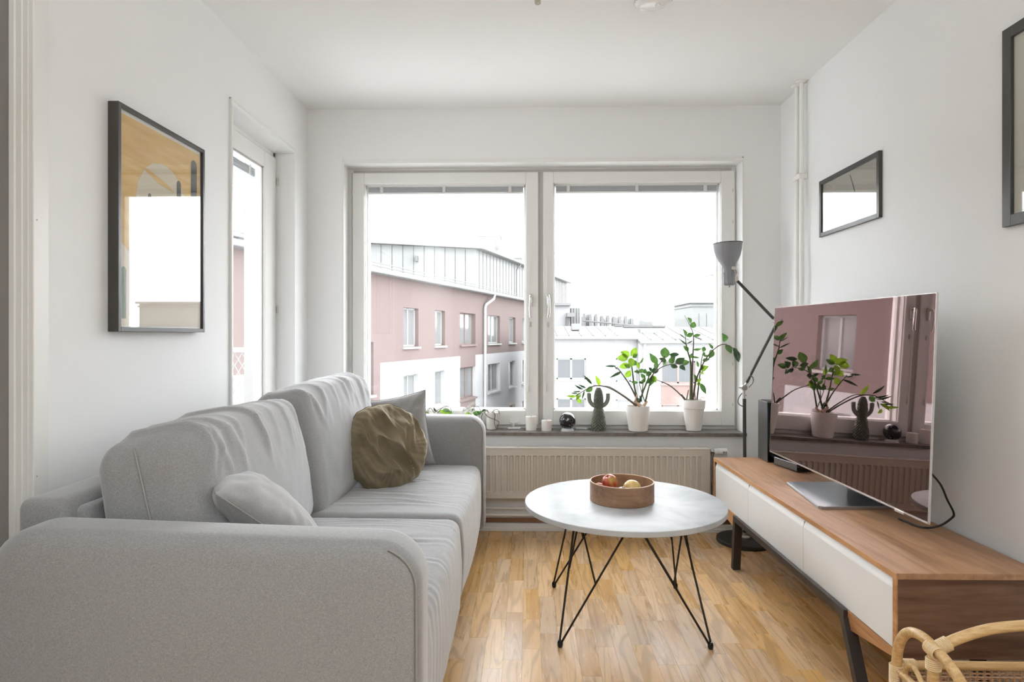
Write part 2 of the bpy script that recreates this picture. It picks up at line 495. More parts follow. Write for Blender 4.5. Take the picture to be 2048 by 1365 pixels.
# floor: oak staves laid along the room
floor = struct('floor', box(XL - 1.1, XR + 0.2, YR - 0.2, YB + 0.1, -0.12, -0.012), newmat('subfloor', (0.10, 0.06, 0.03), 0.8), None, 'oak strip parquet floor with warm honey staves')
rnd = random.Random(5)
SW = 0.068
stave_mesh = {}
def stave(L):
    if L not in stave_mesh:
        bm = box(-SW / 2 + 0.0001, SW / 2 - 0.0001, -L / 2 + 0.0001, L / 2 - 0.0001, -0.012, 0, 0.0003, 1)
        me = bpy.data.meshes.new('plank'); bm.to_mesh(me); bm.free(); me.materials.append(M['oak'])
        stave_mesh[L] = me
    return stave_mesh[L]
rest = B()
col_x = XL
nplank = 0
while col_x < XR:
    y = YR + rnd.choice([0, -0.1, -0.2, -0.3])
    while y < YB:
        L = rnd.choice([0.24, 0.30, 0.34, 0.38, 0.42, 0.46])
        yc = y + L / 2; xc = col_x + SW / 2
        if xc > -0.34 and y + L > 1.62 and nplank < 290:
            o = bpy.data.objects.new('plank', stave(L)); COL.objects.link(o); o.parent = floor
            o.location = (xc, yc, 0); nplank += 1
        else:
            bx(rest, col_x + 0.0001, col_x + SW - 0.0001, y + 0.0001, y + L - 0.0001, -0.012, 0)
        y += L
    col_x += SW
o = obj('plank_field', rest, M['oak'], floor); o['kind'] = 'stuff'

struct('ceiling', box(XL - 1.1, XR + 0.2, YR - 0.2, YB + 0.3, ZC, ZC + 0.2), M['ceiling'])
# right wall
struct('wall_right', box(XR, XR + 0.2, YR - 0.2, YB + 0.3, -0.1, ZC), M['wall'])
# left wall with the balcony door opening and the hall doorway
DY0, DY1, DZ = 2.725, 3.488, 2.178
HY0, HY1, HZ = 0.72, 1.611, 2.46
WT = 0.285
bm = B()
bx(bm, XL - WT, XL, DY1, YB + 0.26, -0.1, ZC)
bx(bm, XL - WT, XL, DY0, DY1, DZ, ZC)
bx(bm, XL - WT, XL, HY1 + 0.021, DY0, -0.1, ZC)
bx(bm, XL - 0.01, XL, HY1 + 0.0205, HY1 + 0.021, -0.1, ZC)
bx(bm, XL - WT, XL, HY0, HY1, HZ, ZC)
bx(bm, XL - WT, XL, YR - 0.2, HY0, -0.1, ZC)
struct('wall_left', bm, M['wall'])
bm = B()
bx(bm, XL - 1.3, XL - 1.1, HY0 - 0.5, HY1 + 0.6, -0.1, ZC)
bx(bm, XL - 1.1, XL - WT, HY1 + 0.4, HY1 + 0.6, -0.1, ZC)
bx(bm, XL - 1.1, XL - WT, HY0 - 0.5, HY0 - 0.3, -0.1, ZC)
struct('wall_hall', bm, M['wall'])
# back wall around the window
WX0, WX1, WZ0, WZ1 = -1.106, 1.257, 0.585, 2.180
bm = B()
bx(bm, XL, WX0, YB, YB + 0.26, -0.1, ZC)
bx(bm, WX1, XR, YB, YB + 0.26, -0.1, ZC)
bx(bm, WX0, WX1, YB, YB + 0.26, WZ1, ZC)
bx(bm, WX0, WX1, YB, YB + 0.26, -0.1, WZ0 - 0.02)
struct('wall_back', bm, M['wall'])
# unseen rear wall; dark grey chosen to cut bounced light on the sofa
struct('wall_rear', box(XL - 0.3, XR + 0.2, YR - 0.2, YR, -0.1, ZC), mat_paint('grey_bounce_cut', (0.36, 0.35, 0.34), 0.7, 0.05))

# thin corner bead round the window opening
bm = B()
for s, x in ((-1, WX0), (1, WX1)):
    bx(bm, x - 0.006, x + 0.006, YB - 0.003, YB + 0.004, WZ0, WZ1 + 0.022)
bx(bm, WX0, WX1, YB - 0.003, YB + 0.004, WZ1 + 0.012, WZ1 + 0.024)
bx(bm, WX0, WX1, YB - 0.002, YB + 0.004, WZ1 - 0.003, WZ1 + 0.004)
struct('trim_1', bm, M['trim'], None, 'thin white bead around the window opening')

# baseboards
bm = B(); bx(bm, XL, XR, YB - 0.016, YB, 0, 0.044, 0.002, 1); bx(bm, XL, XR, YB - 0.024, YB - 0.014, 0, 0.024, 0.003, 1)
struct('baseboard_back', bm, M['trim'])
struct('trim_2', box(XL, XR, YB - 0.006, YB, 0.048, 0.074), newmat('brown_wood_strip', (0.23, 0.115, 0.06), 0.6), None, 'brown wooden strip above the skirting under the radiator')
bm = B(); bx(bm, XR - 0.014, XR, YR, YB, 0, 0.05, 0.003, 1)
struct('baseboard_right', bm, M['trim'])
bm = B(); bx(bm, XL, XL + 0.014, HY1 + 0.062, DY0, 0, 0.05, 0.003, 1); bx(bm, XL, XL + 0.014, DY1, YB, 0, 0.05, 0.003, 1)
struct('baseboard_left', bm, M['trim'])

# hall doorway casing and stepped jamb at the left edge of the picture
dr = empty('door_2', (0, 0, 0)); tag(dr, 'white painted hall doorway with stepped jamb at left picture edge', kind='structure')
obj('casing', box(XL - 0.002, XL + 0.012, HY1 + 0.001, HY1 + 0.055, 0, HZ + 0.06, 0.002, 1), M['trim'], dr)
bm = B()
bx(bm, XL - 0.015, XL - 0.0005, HY1 - 0.002, HY1 + 0.02, 0, HZ, 0.001, 1)
bx(bm, XL - 0.031, XL - 0.014, HY1 - 0.005, HY1 + 0.02, 0, HZ, 0.002, 1)
bx(bm, XL - 0.049, XL - 0.030, HY1 - 0.009, HY1 + 0.02, 0, HZ, 0.003, 1)
obj('jamb', bm, M['trim'], dr)
bm = B()
for z in (0.78, 1.46):
    lathe(bm, [(0.0, 0), (0.0022, 0), (0.0022, 0.0008), (0, 0.0008)], 8)
    for vv in bm.verts:
        if abs(vv.co.z) < 0.01 and abs(vv.co.x) < 0.01: vv.co = Vector((XL + 0.0122 + vv.co.z, HY1 + 0.012 + vv.co.x, z + vv.co.y))
obj('nail_head', bm, M['gasket'], dr)
leaf = obj('door_leaf', box(XL - 0.95, XL - 0.0495, HY1 - 0.004, HY1 + 0.036, 0.01, HZ - 0.01, 0.003, 1), M['doorgrey'], dr)
leaf['label'] = 'grey painted door leaf'

# ------------------------------------------------------------------ the window
YW = 3.82
win = empty('window_1', (0, 0, 0)); tag(win, 'wide white two-sash window with dark stone sill', kind='structure')
bm = B()
fw = 0.05
for (a, b, c, d, e) in ((WX0, WX0 + 0.02, WZ0, WZ1, 0), (WX1 - 0.02, WX1, WZ0, WZ1, 0), (WX0 + 0.02, WX1 - 0.02, WZ1 - 0.03, WZ1, 0.001), (WX0 + 0.02, WX1 - 0.02, WZ0, WZ0 + 0.024, 0.001), (0.055, 0.094, WZ0 + 0.024, WZ1 - 0.03, 0.002)):
    bx(bm, a, b, YW + 0.006 + e, YW + 0.10, c, d)
obj('window_frame', bm, M['sash'], win)
# grey shadow-gap gasket
bm = B()
for (a, b, c, d) in ((WX0 + 0.0195, WX0 + 0.03, WZ0 + 0.02, WZ1 - 0.028), (WX1 - 0.03, WX1 - 0.0195, WZ0 + 0.02, WZ1 - 0.028), (WX0 + 0.031, WX1 - 0.031, WZ1 - 0.030, WZ1 - 0.014), (0.058, 0.092, WZ0 + 0.024, WZ1 - 0.03)):
    bx(bm, a, b, YW - 0.004, YW + 0.004, c, d)
obj('gasket', bm, M['gasket'], win)
obj('window_sill', box(WX0 - 0.01, WX1 + 0.012, YB - 0.032, YW + 0.05, WZ0 - 0.02, WZ0, 0.002, 1), M['sill'], win)['label'] = 'dark stone window sill'

def handle(parent, x, z):
    h = empty('handle', (x, YW - 0.001, z), parent=parent)
    return h
def sash(x0, x1, gx0, gx1, hx, side):
    z0, z1 = 0.607, 2.150
    gz0, gz1 = 0.695, 2.083
    s = empty('sash', (0, 0, 0), parent=win)
    bm = B()
    y0, y1 = YW - 0.012, YW + 0.055
    bx(bm, x0, gx0, y0, y1, z0, z1, 0.003, 1)
    bx(bm, gx1, x1, y0, y1, z0, z1, 0.003, 1)
    bx(bm, gx0, gx1, y0, y1, gz1, z1, 0.003, 1)
    bx(bm, gx0, gx1, y0, y1, z0, gz0, 0.003, 1)
    s2 = obj('sash_frame', bm, M['sash'], s)
    # outer sash, thinner glazing line
    bm = B(); e = 0.012
    yo0, yo1 = YW + 0.055, YW + 0.10
    bx(bm, x0 + 0.01, gx0 + e, yo0, yo1, z0, z1); bx(bm, gx1 - e, x1 - 0.01, yo0, yo1, z0, z1)
    bx(bm, gx0, gx1, yo0, yo1, gz1 - e * 0.5, z1); bx(bm, gx0, gx1, yo0, yo1, z0, gz0 + e * 0.5)
    obj('outer_frame', bm, M['blindrail'], s)
    bm = B(); g = 0.004
    for (a, b, c, d) in ((gx0, gx0 + g, gz0, gz1), (gx1 - g, gx1, gz0, gz1), (gx0, gx1, gz1 - g, gz1), (gx0, gx1, gz0, gz0 + g)):
        bx(bm, a, b, YW + 0.004, YW + 0.012, c, d)
    obj('glazing_bead', bm, M['blindrail'], s)
    obj('pane', box(gx0, gx1, YW + 0.014, YW + 0.018, gz0, gz1), M['glass'], s)
    obj('outer_pane', box(gx0 + e, gx1 - e, YW + 0.075, YW + 0.079, gz0, gz1), M['glass'], s)
    # raised venetian blind packed between the panes
    bm = B()
    for k in range(9):
        z = 2.040 + k * 0.0042
        bx(bm, gx0 + 0.016, gx1 - 0.016, YW + 0.028, YW + 0.052, z, z + 0.0026)
    obj('blind_slats', bm, M['blind'], s)['kind'] = 'stuff'
    bm = B()
    bx(bm, gx0 + 0.014, gx1 - 0.014, YW + 0.026, YW + 0.054, 2.026, 2.038, 0.002, 1)
    bx(bm, gx0 + 0.01, gx1 - 0.01, YW + 0.024, YW + 0.056, 2.071, 2.083)
    obj('blind_rail', bm, M['blindrail'], s)
    W_ = gx1 - gx0
    for t in ((0.10, 0.49, 0.90) if side < 0 else (0.09, 0.505, 0.915)):
        c = gx0 + W_ * t
        bm = B(); bx(bm, c - 0.009, c + 0.010, YW + 0.020, YW + 0.03, 2.030, 2.078, 0.002, 1); bx(bm, c - 0.014, c + 0.006, YW + 0.020, YW + 0.028, 2.026, 2.036, 0.002, 1)
        obj('blind_clip', bm, M['plastic'], s)
    # lever handle
    bm = B(); bx(bm, hx - 0.010, hx + 0.010, YW - 0.022, YW - 0.011, 1.325, 1.405, 0.004, 2)
    tube(bm, curve([(hx, YW - 0.02, 1.392), (hx, YW - 0.05, 1.39), (hx + 0.003 * side, YW - 0.056, 1.36), (hx + 0.004 * side, YW - 0.054, 1.30), (hx, YW - 0.05, 1.262)], 5), 0.0085, 8)
    obj('handle', bm, M['chrome'], s, 60)
    bm = B(); bx(bm, hx - 0.006, hx + 0.006, YW - 0.016, YW - 0.011, 1.205, 1.235, 0.002, 1)
    obj('lock_plate', bm, M['zinc'], s)
    # blind cord with toggle
    bm = B(); cx = hx - 0.012
    tube(bm, [(cx + 0.008, YW - 0.016, 1.615), (cx, YW - 0.018, 1.46), (cx - 0.002, YW - 0.016, 0.85)], 0.0012, 5)
    tube(bm, [(cx - 0.002, YW - 0.016, 0.85), (cx - 0.002, YW - 0.016, 0.81)], [0.004, 0.005], 8)
    obj('blind_cord', bm, M['plastic'], s)
    return s
sash(-1.080, 0.060, -1.008, -0.015, 0.013, -1)
sash(0.090, 1.246, 0.152, 1.164, 0.119, 1)
for x in (WX0 + 0.024, WX1 - 0.024):
    for z in (2.03, 1.84, 0.98, 0.735):
        bm = B(); lathe(bm, [(0, -0.018), (0.006, -0.016), (0.007, 0), (0.006, 0.016), (0, 0.018)], 10, (x, YW - 0.006, z))
        obj('hinge', bm, M['zinc'], win, 50)
# catch of the left sash and the white stay on the right
bm = B(); bx(bm, -0.115, -0.062, YW - 0.02, YW - 0.012, 0.618, 0.642, 0.002, 1); bx(bm, -0.098, -0.085, YW - 0.024, YW - 0.014, 0.592, 0.62, 0.002, 1); bx(bm, -0.125, -0.05, YW - 0.05, YW - 0.04, 0.588, 0.597, 0.001, 1)
for x in (-0.107, -0.070): lathe(bm, [(0, 0), (0.003, 0), (0, 0.001)], 8, (x, YW - 0.021, 0.63))
obj('sash_catch', bm, M['plastic'], win)
obj('sash_stay', box(0.285, 0.352, YW - 0.045, YW - 0.035, 0.5875, 0.597, 0.001, 1), M['plastic'], win)

# ------------------------------------------------------------------ balcony door in the left wall
bd = empty('door_1', (0, 0, 0)); tag(bd, 'white glazed balcony door in a deep reveal of left wall', kind='structure')
XD = XL - 0.105
bm = B()
bx(bm, XD - 0.09, XD - 0.01, DY0, DY0 + 0.02, 0, DZ); bx(bm, XD - 0.09, XD - 0.01, DY1 - 0.02, DY1, 0, DZ); bx(bm, XD - 0.09, XD - 0.01, DY0, DY1, DZ - 0.02, DZ)
bx(bm, XD - 0.09, XL + 0.0, DY0, DY1, -0.02, 0.03)
obj('door_frame', bm, M['sash'], bd)
bm = B(); y0, y1, z1 = DY0 + 0.012, DY1 - 0.014, DZ - 0.03
GY0, GY1, GZ0, GZ1 = y0 + 0.09, 3.325, 0.55, z1 - 0.085
x0, x1 = XD - 0.06, XD + 0.002
bx(bm, x0, x1, y0, GY0, 0.04, z1, 0.003, 1); bx(bm, x0, x1, GY1, y1, 0.04, z1, 0.003, 1)
bx(bm, x0, x1, GY0, GY1, GZ1, z1, 0.003, 1); bx(bm, x0, x1, GY0, GY1, 0.04, GZ0, 0.003, 1)
lf = obj('door_leaf', bm, M['sash'], bd)
obj('pane', box(XD - 0.022, XD - 0.018, GY0, GY1, GZ0, GZ1), M['glass'], lf)
bm = B(); g = 0.007
for (a, b, c, d) in ((GY0, GY0 + g, GZ0, GZ1), (GY1 - g, GY1, GZ0, GZ1), (GY0, GY1, GZ1 - g, GZ1), (GY0, GY1, GZ0, GZ0 + g)):
    bx(bm, XD - 0.018, XD - 0.010, a, b, c, d)
obj('gasket', bm, M['gasket'], lf)
bm = B()
for k in range(7): bx(bm, XD - 0.05, XD - 0.03, GY0 + 0.012, GY1 - 0.04, GZ1 - 0.072 + k * 0.007, GZ1 - 0.069 + k * 0.007)
obj('blind_slats', bm, M['blind'], lf)['kind'] = 'stuff'
obj('blind_clip', box(XD - 0.03, XD - 0.026, GY1 - 0.12, GY1 - 0.105, GZ1 - 0.075, GZ1 - 0.02), M['plastic'], lf)
for z in (2.02, 1.30):
    bm = B(); lathe(bm, [(0, -0.02), (0.006, -0.018), (0.006, 0.018), (0, 0.02)], 8, (XD + 0.006, DY1 - 0.008, z)); obj('hinge', bm, M['zinc'], bd, 50)
# projecting white casing strip on the near side of the opening
bm = B(); bx(bm, XL - 0.02, XL + 0.012, DY0 - 0.012, DY0 + 0.002, 0, DZ + 0.025, 0.001, 1); bx(bm, XL - 0.001, XL + 0.006, DY0 - 0.012, DY1 + 0.006, DZ + 0.018, DZ + 0.024)
struct('trim_3', bm, M['trim'], None, 'slim white casing strip on near edge of balcony door opening')

# balcony outside that door
def rel(bm, e):
    bmesh.ops.translate(bm, vec=-Vector(e.location), verts=bm.verts); return bm
M['screenboard'] = mat_paint('reveal_board_paint', (0.34, 0.34, 0.33), 0.5, 0.03)
for i, (a, b, d) in enumerate([(XD - 0.094, XD - 0.115, 0.012), (XD - 0.116, XD - 0.135, 0.008), (XD - 0.136, XL - WT - 0.004, 0.004)]):
    obj('reveal_board', box(b, a, DY1 - d, DY1 + 0.004, 0.0, DZ), M['screenboard'], bd)
bal = empty('balcony', (-2.2, 3.3, 0)); tag(bal, 'small balcony with diamond wire mesh railing outside the glazed door', 'balcony')
obj('slab', rel(box(-2.8, XL - WT, 2.0, 4.55, -0.22, -0.04), bal), M['ext_grey'], bal)
rl = B()
for z in (1.03, 0.03):
    bx(rl, -2.8, -1.62, 4.50, 4.53, z, z + 0.035); bx(rl, -2.8, -2.77, 2.0, 4.5, z, z + 0.035)
for x in (-2.785, -2.2, -1.635): bx(rl, x - 0.015, x + 0.015, 4.50, 4.53, -0.04, 1.04)
for y in (2.02, 3.2): bx(rl, -2.8, -2.77, y - 0.015, y + 0.015, -0.04, 1.04)
obj('railing', rel(rl, bal), M['ext_frame'], bal)
ms = B()
def mesh_bay(p, q):
    L = (q - p).length; d = (q - p).normalized(); H_ = 0.97; n = int((L + H_ * 0.6) / 0.055)
    for k in range(-int(H_ * 0.6 / 0.055) - 1, n + 2):
        for sg in (1, -1):
            x0 = k * 0.055; x1 = x0 + sg * H_ * 0.6; t0, t1 = 0.0, 1.0
            ta, tb = (0 - x0) / (x1 - x0), (L - x0) / (x1 - x0)
            if ta > tb: ta, tb = tb, ta
            t0, t1 = max(t0, ta), min(t1, tb)
            if t1 - t0 > 0.03:
                f = lambda t: p + d * (x0 + (x1 - x0) * t) + Vector((0, 0, 0.06 + H_ * t))
                tube(ms, [f(t0), f(t1)], 0.0035, 4)
mesh_bay(Vector((-2.78, 4.515, 0)), Vector((-1.63, 4.515, 0)))
mesh_bay(Vector((-2.785, 2.02, 0)), Vector((-2.785, 4.5, 0)))
o = obj('wire_mesh', rel(ms, bal), M['ext_frame'], bal); o['kind'] = 'stuff'

# ------------------------------------------------------------------ sofa
sofa = empty('sofa', (-0.72, 2.42, 0)); tag(sofa, 'grey two-seat fabric sofa with rounded arms along the left wall', 'sofa')
def prof_round(x0, x1, z0, z1, rl_, rr_, rb=0.03, n=10):
    pts = []
    for i in range(n + 1):
        a = PI / 2 * i / n; pts.append((x1 - rr_ + rr_ * math.cos(a), z1 - rr_ + rr_ * math.sin(a)))
    for i in range(n + 1):
        a = PI / 2 + PI / 2 * i / n; pts.append((x0 + rl_ + rl_ * math.cos(a), z1 - rl_ + rl_ * math.sin(a)))
    for i in range(4):
        a = PI + PI / 2 * i / 3; pts.append((x0 + rb + rb * math.cos(a), z0 + rb + rb * math.sin(a)))
    for i in range(4):
        a = 1.5 * PI + PI / 2 * i / 3; pts.append((x1 - rb + rb * math.cos(a), z0 + rb + rb * math.sin(a)))
    return pts
def arm(y0, y1, x0, x1, z0, z1l, z1r, rl_, rr_):
    """upholstered arm: rounded outline, crowned faces, small edge radius"""
    prof = prof_round(x0, x1, z0, z1r, rl_, rr_)
    cx, cz = (x0 + x1) / 2, (z0 + z1r) / 2 + 0.1
    out = []
    for (x, z) in prof:
        t = max(0, min(1, (x1 - x) / (x1 - x0)))
        out.append((x, z + (z1l - z1r) * t * max(0, (z - z0) / (z1r - z0))))
    bm = B()
    T = y1 - y0
    layers = []
    e = 0.045
    for i in range(7):      # front edge radius, centre crown, back edge radius
        a = PI / 2 * i / 6
        layers.append((y0 + e * (1 - math.sin(a)), 1, e * (1 - math.cos(a)) ))
    layers = layers[::-1]
    rings = []
    seq = []
    for i in range(6): 
        a = PI / 2 * i / 5; seq.append((y0 + e * (1 - math.sin(a)), e * (1 - math.cos(a))))
    seq = [(y, ins) for (y, ins) in [(y0 + e * (1 - math.sin(PI / 2 * (5 - i) / 5)), e * (1 - math.cos(PI / 2 * (5 - i) / 5))) for i in range(6)]]
    seq += [(y1 - e * (1 - math.sin(PI / 2 * i / 5)), e * (1 - math.cos(PI / 2 * i / 5))) for i in range(6)]
    def scaled(ins):
        r = []
        n = len(out)
        for k in range(n):
            p = Vector(out[k]); a = Vector(out[k - 1]); b = Vector(out[(k + 1) % n])
            t = (b - a).normalized(); nr = Vector((-t.y, t.x))
            r.append(p + nr * ins)
        return r
    seq[0] = (y0, e); seq[-1] = (y1, e)
    seq2 = [(y0 + e * (1 - math.cos(PI / 2 * i / 5)), e * (1 - math.sin(PI / 2 * i / 5))) for i in range(6)] + [(y1 - e * (1 - math.cos(PI / 2 * i / 5)), e * (1 - math.sin(PI / 2 * i / 5))) for i in range(5, -1, -1)]
    for (y, ins) in seq2:
        ring = []
        for q in scaled(ins):
            ring.append(bm.verts.new((q.x, y, q.y)))
        rings.append(ring)
    n = len(out)
    for a, b in zip(rings, rings[1:]):
        for k in range(n): bm.faces.new((a[k], a[(k + 1) % n], b[(k + 1) % n], b[k]))
    # end faces: concentric rings with a slight outward crown
    for ring, y, s in ((rings[0], y0, -1), (rings[-1], y1, 1)):
        prev = ring
        c2 = Vector((cx, cz))
        for k in range(1, 7):
            f = 1 - k / 7
            cur = []
            for v in ring:
                x = cx + (v.co.x - cx) * f; z = cz + (v.co.z - cz) * f
                cur.append(bm.verts.new((x, y + s * 0.012 * (1 - f ** 2), z)))
            for i in range(n): bm.faces.new((prev[i], prev[(i + 1) % n], cur[(i + 1) % n], cur[i]))
            prev = cur
        mc = bm.verts.new((cx, y + s * 0.012, cz))
        for i in range(n): bm.faces.new((prev[i], prev[(i + 1) % n], mc))
    return bm, scaled, out
bmA, scl, outl = arm(1.355, 1.505, -1.222, -0.236, 0.10, 0.722, 0.694, 0.115, 0.10)
obj('arm', rel(bmA, sofa), M['fabric'], sofa, 60)
def piping(scl, y, ins, k0=0, k1=None):
    pts = [Vector((q.x, y, q.y)) for q in scl(ins)]
    m0 = max(range(len(pts)), key=lambda k: pts[k].x + pts[k].z * 1e-3)
    return tube(B(), pts[:9] [::-1] + [pts[-1]], 0.003, 6)
obj('piping', rel(piping(scl, 1.366, 0.010), sofa), M['pipingf'], sofa, 60)
bmA, scl2, _ = arm(3.345, 3.495, -1.222, -0.236, 0.10, 0.725, 0.715, 0.10, 0.09)
obj('arm', rel(bmA, sofa), M['fabric'], sofa, 60)
obj('piping', rel(piping(scl2, 3.356, 0.010), sofa), M['pipingf'], sofa, 60)
# frame of the back
bm = roundbox(0.125, 1.92, 0.66, 0.028, (4, 20, 8))
bmesh.ops.translate(bm, vec=(-1.170, 2.425, 0.43), verts=bm.verts)
obj('back_frame', rel(bm, sofa), M['fabric'], sofa, 60)
bm = roundbox(0.05, 1.84, 0.56, 0.015, (3, 16, 6))
bmesh.ops.rotate(bm, cent=(0, 0, 0), matrix=Matrix.Rotation(R(-7), 3, 'Y'), verts=bm.verts)
bmesh.ops.translate(bm, vec=(-1.075, 2.425, 0.455), verts=bm.verts)
obj('inner_back', rel(bm, sofa), M['fabric'], sofa, 60)
obj('base', rel(box(-1.19, -0.32, 1.47, 3.38, 0.10, 0.27, 0.02, 2), sofa), M['fabric'], sofa, 60)
for x in (-1.14, -0.38):
    for y in (1.44, 3.41):
        bm = B(); lathe(bm, [(0, 0), (0.018, 0), (0.024, 0.10), (0, 0.10)], 16, (x, y, 0)); obj('leg', rel(bm, sofa), M['blackmetal'], sofa, 40)
# seat cushions
def seat_fn(seed, L):
    rr = random.Random(seed)
    rid = [(rr.uniform(-0.40, 0.40) * L, rr.uniform(0.006, 0.013), rr.uniform(0.3, 1.0), rr.uniform(-0.12, 0.12), rr.uniform(0.25, 0.8)) for _ in range(15)]
    def fn(p, n):
        q = p.copy()
        top = max(0.0, n.z)
        fr = max(0.0, n.x)
        u, v = p.x / 0.4, p.y / (L / 2)
        q.z += 0.012 * (1 - min(1, u * u)) * (1 - min(1, v * v)) * (1 if n.z > 0.3 else 0)
        if n.z > -0.2:
            h = 0
            for (yc, wd, am, sk, reach) in rid:
                yy = p.y - yc - sk * (p.x) - 0.02 * math.sin(p.x * 9 + yc * 20)
                env = math.exp(-((p.x - 0.14) / (0.20 * reach + 0.08)) ** 2)
                h += am * math.exp(-(yy / wd) ** 2) * env - am * 0.8 * math.exp(-((yy - wd * 2.2) / wd) ** 2) * env
            h *= 0.0065
            q += n * (h * (0.4 + 0.6 * top) + 0.5 * h * fr)
        q += n * (0.004 * N3(p, 6, seed) + 0.0012 * N3(p, 25, seed))
        # front face leans out slightly and bellies
        if n.x > 0.3: q.x += 0.012 * (1 - min(1, v * v)) + 0.012 * math.cos(p.z * 9)
        return q
    return fn
def seat(y0, y1, seed, dz=0):
    L = y1 - y0
    bm = roundbox(0.82, L, 0.345, 0.042, (44, int(L * 110), 9), seat_fn(seed, L))
    bmesh.ops.translate(bm, vec=(-0.672, (y0 + y1) / 2, 0.118 + 0.345 / 2 + dz), verts=bm.verts)
    o = obj('seat_cushion', rel(bm, sofa), M['fabric'], sofa, 70)
    return o
seat(1.50, 2.372, 3)
seat(2.376, 3.350, 8)
# seam piping on the seats' top front edge and sides
def seat_pipe(y0, y1):
    x = -0.272; z = 0.458
    pts = []
    for i in range(20):
        t = i / 19; v = (t - 0.5) * 2
        pts.append((x + 0.006 * (1 - v * v), y0 + 0.035 + (y1 - y0 - 0.07) * t, z - 0.012 + 0.002 * math.sin(t * 30)))
    return tube(B(), pts, 0.0028, 6)
obj('piping', rel(seat_pipe(1.50, 2.372), sofa), M['pipingf'], sofa, 60)
obj('piping', rel(seat_pipe(2.376, 3.350), sofa), M['pipingf'], sofa, 60)

def back_fn(seed, L, H_):
    rr = random.Random(seed)
    folds = [(rr.uniform(-0.47, 0.47) * L, rr.uniform(0.008, 0.02), rr.uniform(0.4, 1.0), rr.uniform(-0.5, 0.7)) for _ in range(22)]
    def fn(p, n):
        q = p.copy()
        v, wz = p.y / (L / 2), p.z / (H_ / 2)
        bul = (1 - min(1, v * v)) ** 0.6 * (1 - min(1, wz * wz)) ** 0.6
        if n.x > 0.2: q.x += 0.055 * bul
        if n.x < -0.2: q.x -= 0.02 * bul
        if n.z > 0.2: q.z += 0.022 * (1 - min(1, v * v)) - 0.010 * abs(v) ** 5
        if abs(n.y) > 0.4: q.y += (1 if n.y > 0 else -1) * 0.014 * (1 - min(1, wz * wz))
        # pulled wrinkles fanning down from the top front seam
        env = math.exp(-((p.z - H_ / 2 + 0.03) / 0.11) ** 2)
        h = 0
        if n.x > -0.3:
            for (yc, wd, am, sk) in folds:
                d = H_ / 2 - p.z
                yy = p.y - yc - sk * d - 0.012 * math.sin(d * 30)
                h += am * math.exp(-(yy / wd) ** 2)
            h = (h - 0.5) * env * 0.0085
            q += n * h
        q += n * (0.006 * N3(p, 5, seed) + 0.002 * N3(p, 18, seed))
        return q
    return fn
def back_cushion(y0, y1, z0, z1, x, tilt, yaw, seed, T=0.21):
    L, H_ = y1 - y0, z1 - z0
    bm = roundbox(T, L, H_, 0.062, (6, int(L * 75), 26), back_fn(seed, L, H_))
    Mx = Matrix.Rotation(yaw, 3, 'Z') @ Matrix.Rotation(tilt, 3, 'Y')
    bmesh.ops.rotate(bm, cent=(0, 0, 0), matrix=Mx, verts=bm.verts)
    bmesh.ops.translate(bm, vec=(x, (y0 + y1) / 2, (z0 + z1) / 2), verts=bm.verts)
    o = obj('back_cushion', rel(bm, sofa), M['fabric'], sofa, 70)
    # seam down the near side, along the front edge
    Q = lambda a, b, c: Mx @ Vector((a, b, c)) + Vector((x, (y0 + y1) / 2, (z0 + z1) / 2))
    pts = []
    hx = T / 2
    for i in range(15):
        t = i / 14
        pts.append(Q(hx - 0.125 + 0.012 * math.sin(PI * t), -L / 2 - 0.001 - 0.013 * math.sin(PI * t), -H_ / 2 + 0.03 + (H_ - 0.05) * t))
    obj('seam', rel(tube(B(), pts, 0.0025, 6), sofa), M['pipingf'], sofa, 60)
back_cushion(1.515, 2.385, 0.425, 0.900, -0.950, R(-11), R(3.5), 11, 0.24)
back_cushion(2.392, 3.335, 0.425, 0.932, -0.935, R(-11), R(-1.0), 23)

# ------------------------------------------------------------------ loose cushions on the sofa
def square_pillow(S, T, seed, n=44, wr=0.004):
    """square knife-edge pillow in the local XZ plane, thickness along Y"""
    bm = B()
    def P(i, j, side):
        u, v = -1 + 2 * i / n, -1 + 2 * j / n
        a, b = abs(u), abs(v)
        pinch = 1 - 0.045 * (1 - a ** 2) * b ** 3 - 0.0
        pinch2 = 1 - 0.045 * (1 - b ** 2) * a ** 3
        x = u * S / 2 * pinch2 * (1 - 0.05 * (1 - b * b)); z = v * S / 2 * pinch * (1 - 0.05 * (1 - a * a))
        th = ((1 - a ** 2.6) ** 0.55) * ((1 - b ** 2.6) ** 0.55) * T / 2
        cor = max(0, a + b - 1.05)
        rad = math.atan2(v, u)
        w_ = wr * math.sin(rad * 23 + seed) * (max(a, b) ** 2) * min(1, (1 - max(a, b)) * 6)
        w_ += 0.010 * N3((x, 0, z), 7, seed + side * 3) * th / (T / 2) + 0.004 * N3((x, 0, z), 20, seed + side * 5) * min(1, (1 - max(a, b)) * 6)
        return (x, side * (th + w_ * (1 if th > 1e-5 else 0)), z)
    g = {}
    for side in (-1, 1):
        for i in range(n + 1):
            for j in range(n + 1):
                edge = i in (0, n) or j in (0, n)
                key = (i, j, 0 if edge else side)
                if key not in g: g[key] = bm.verts.new(P(i, j, side))
        for i in range(n):
            for j in range(n):
                q = []
                for a, b in ((i, j), (i + 1, j), (i + 1, j + 1), (i, j + 1)):
                    edge = a in (0, n) or b in (0, n)
                    q.append(g[(a, b, 0 if edge else side)])
                bm.faces.new(q if side < 0 else q[::-1])
    edge = [P(i, 0, 1) for i in range(n)] + [P(n, j, 1) for j in range(n)] + [P(i, n, 1) for i in range(n, 0, -1)] + [P(0, j, 1) for j in range(n, 0, -1)]
    return bm, edge
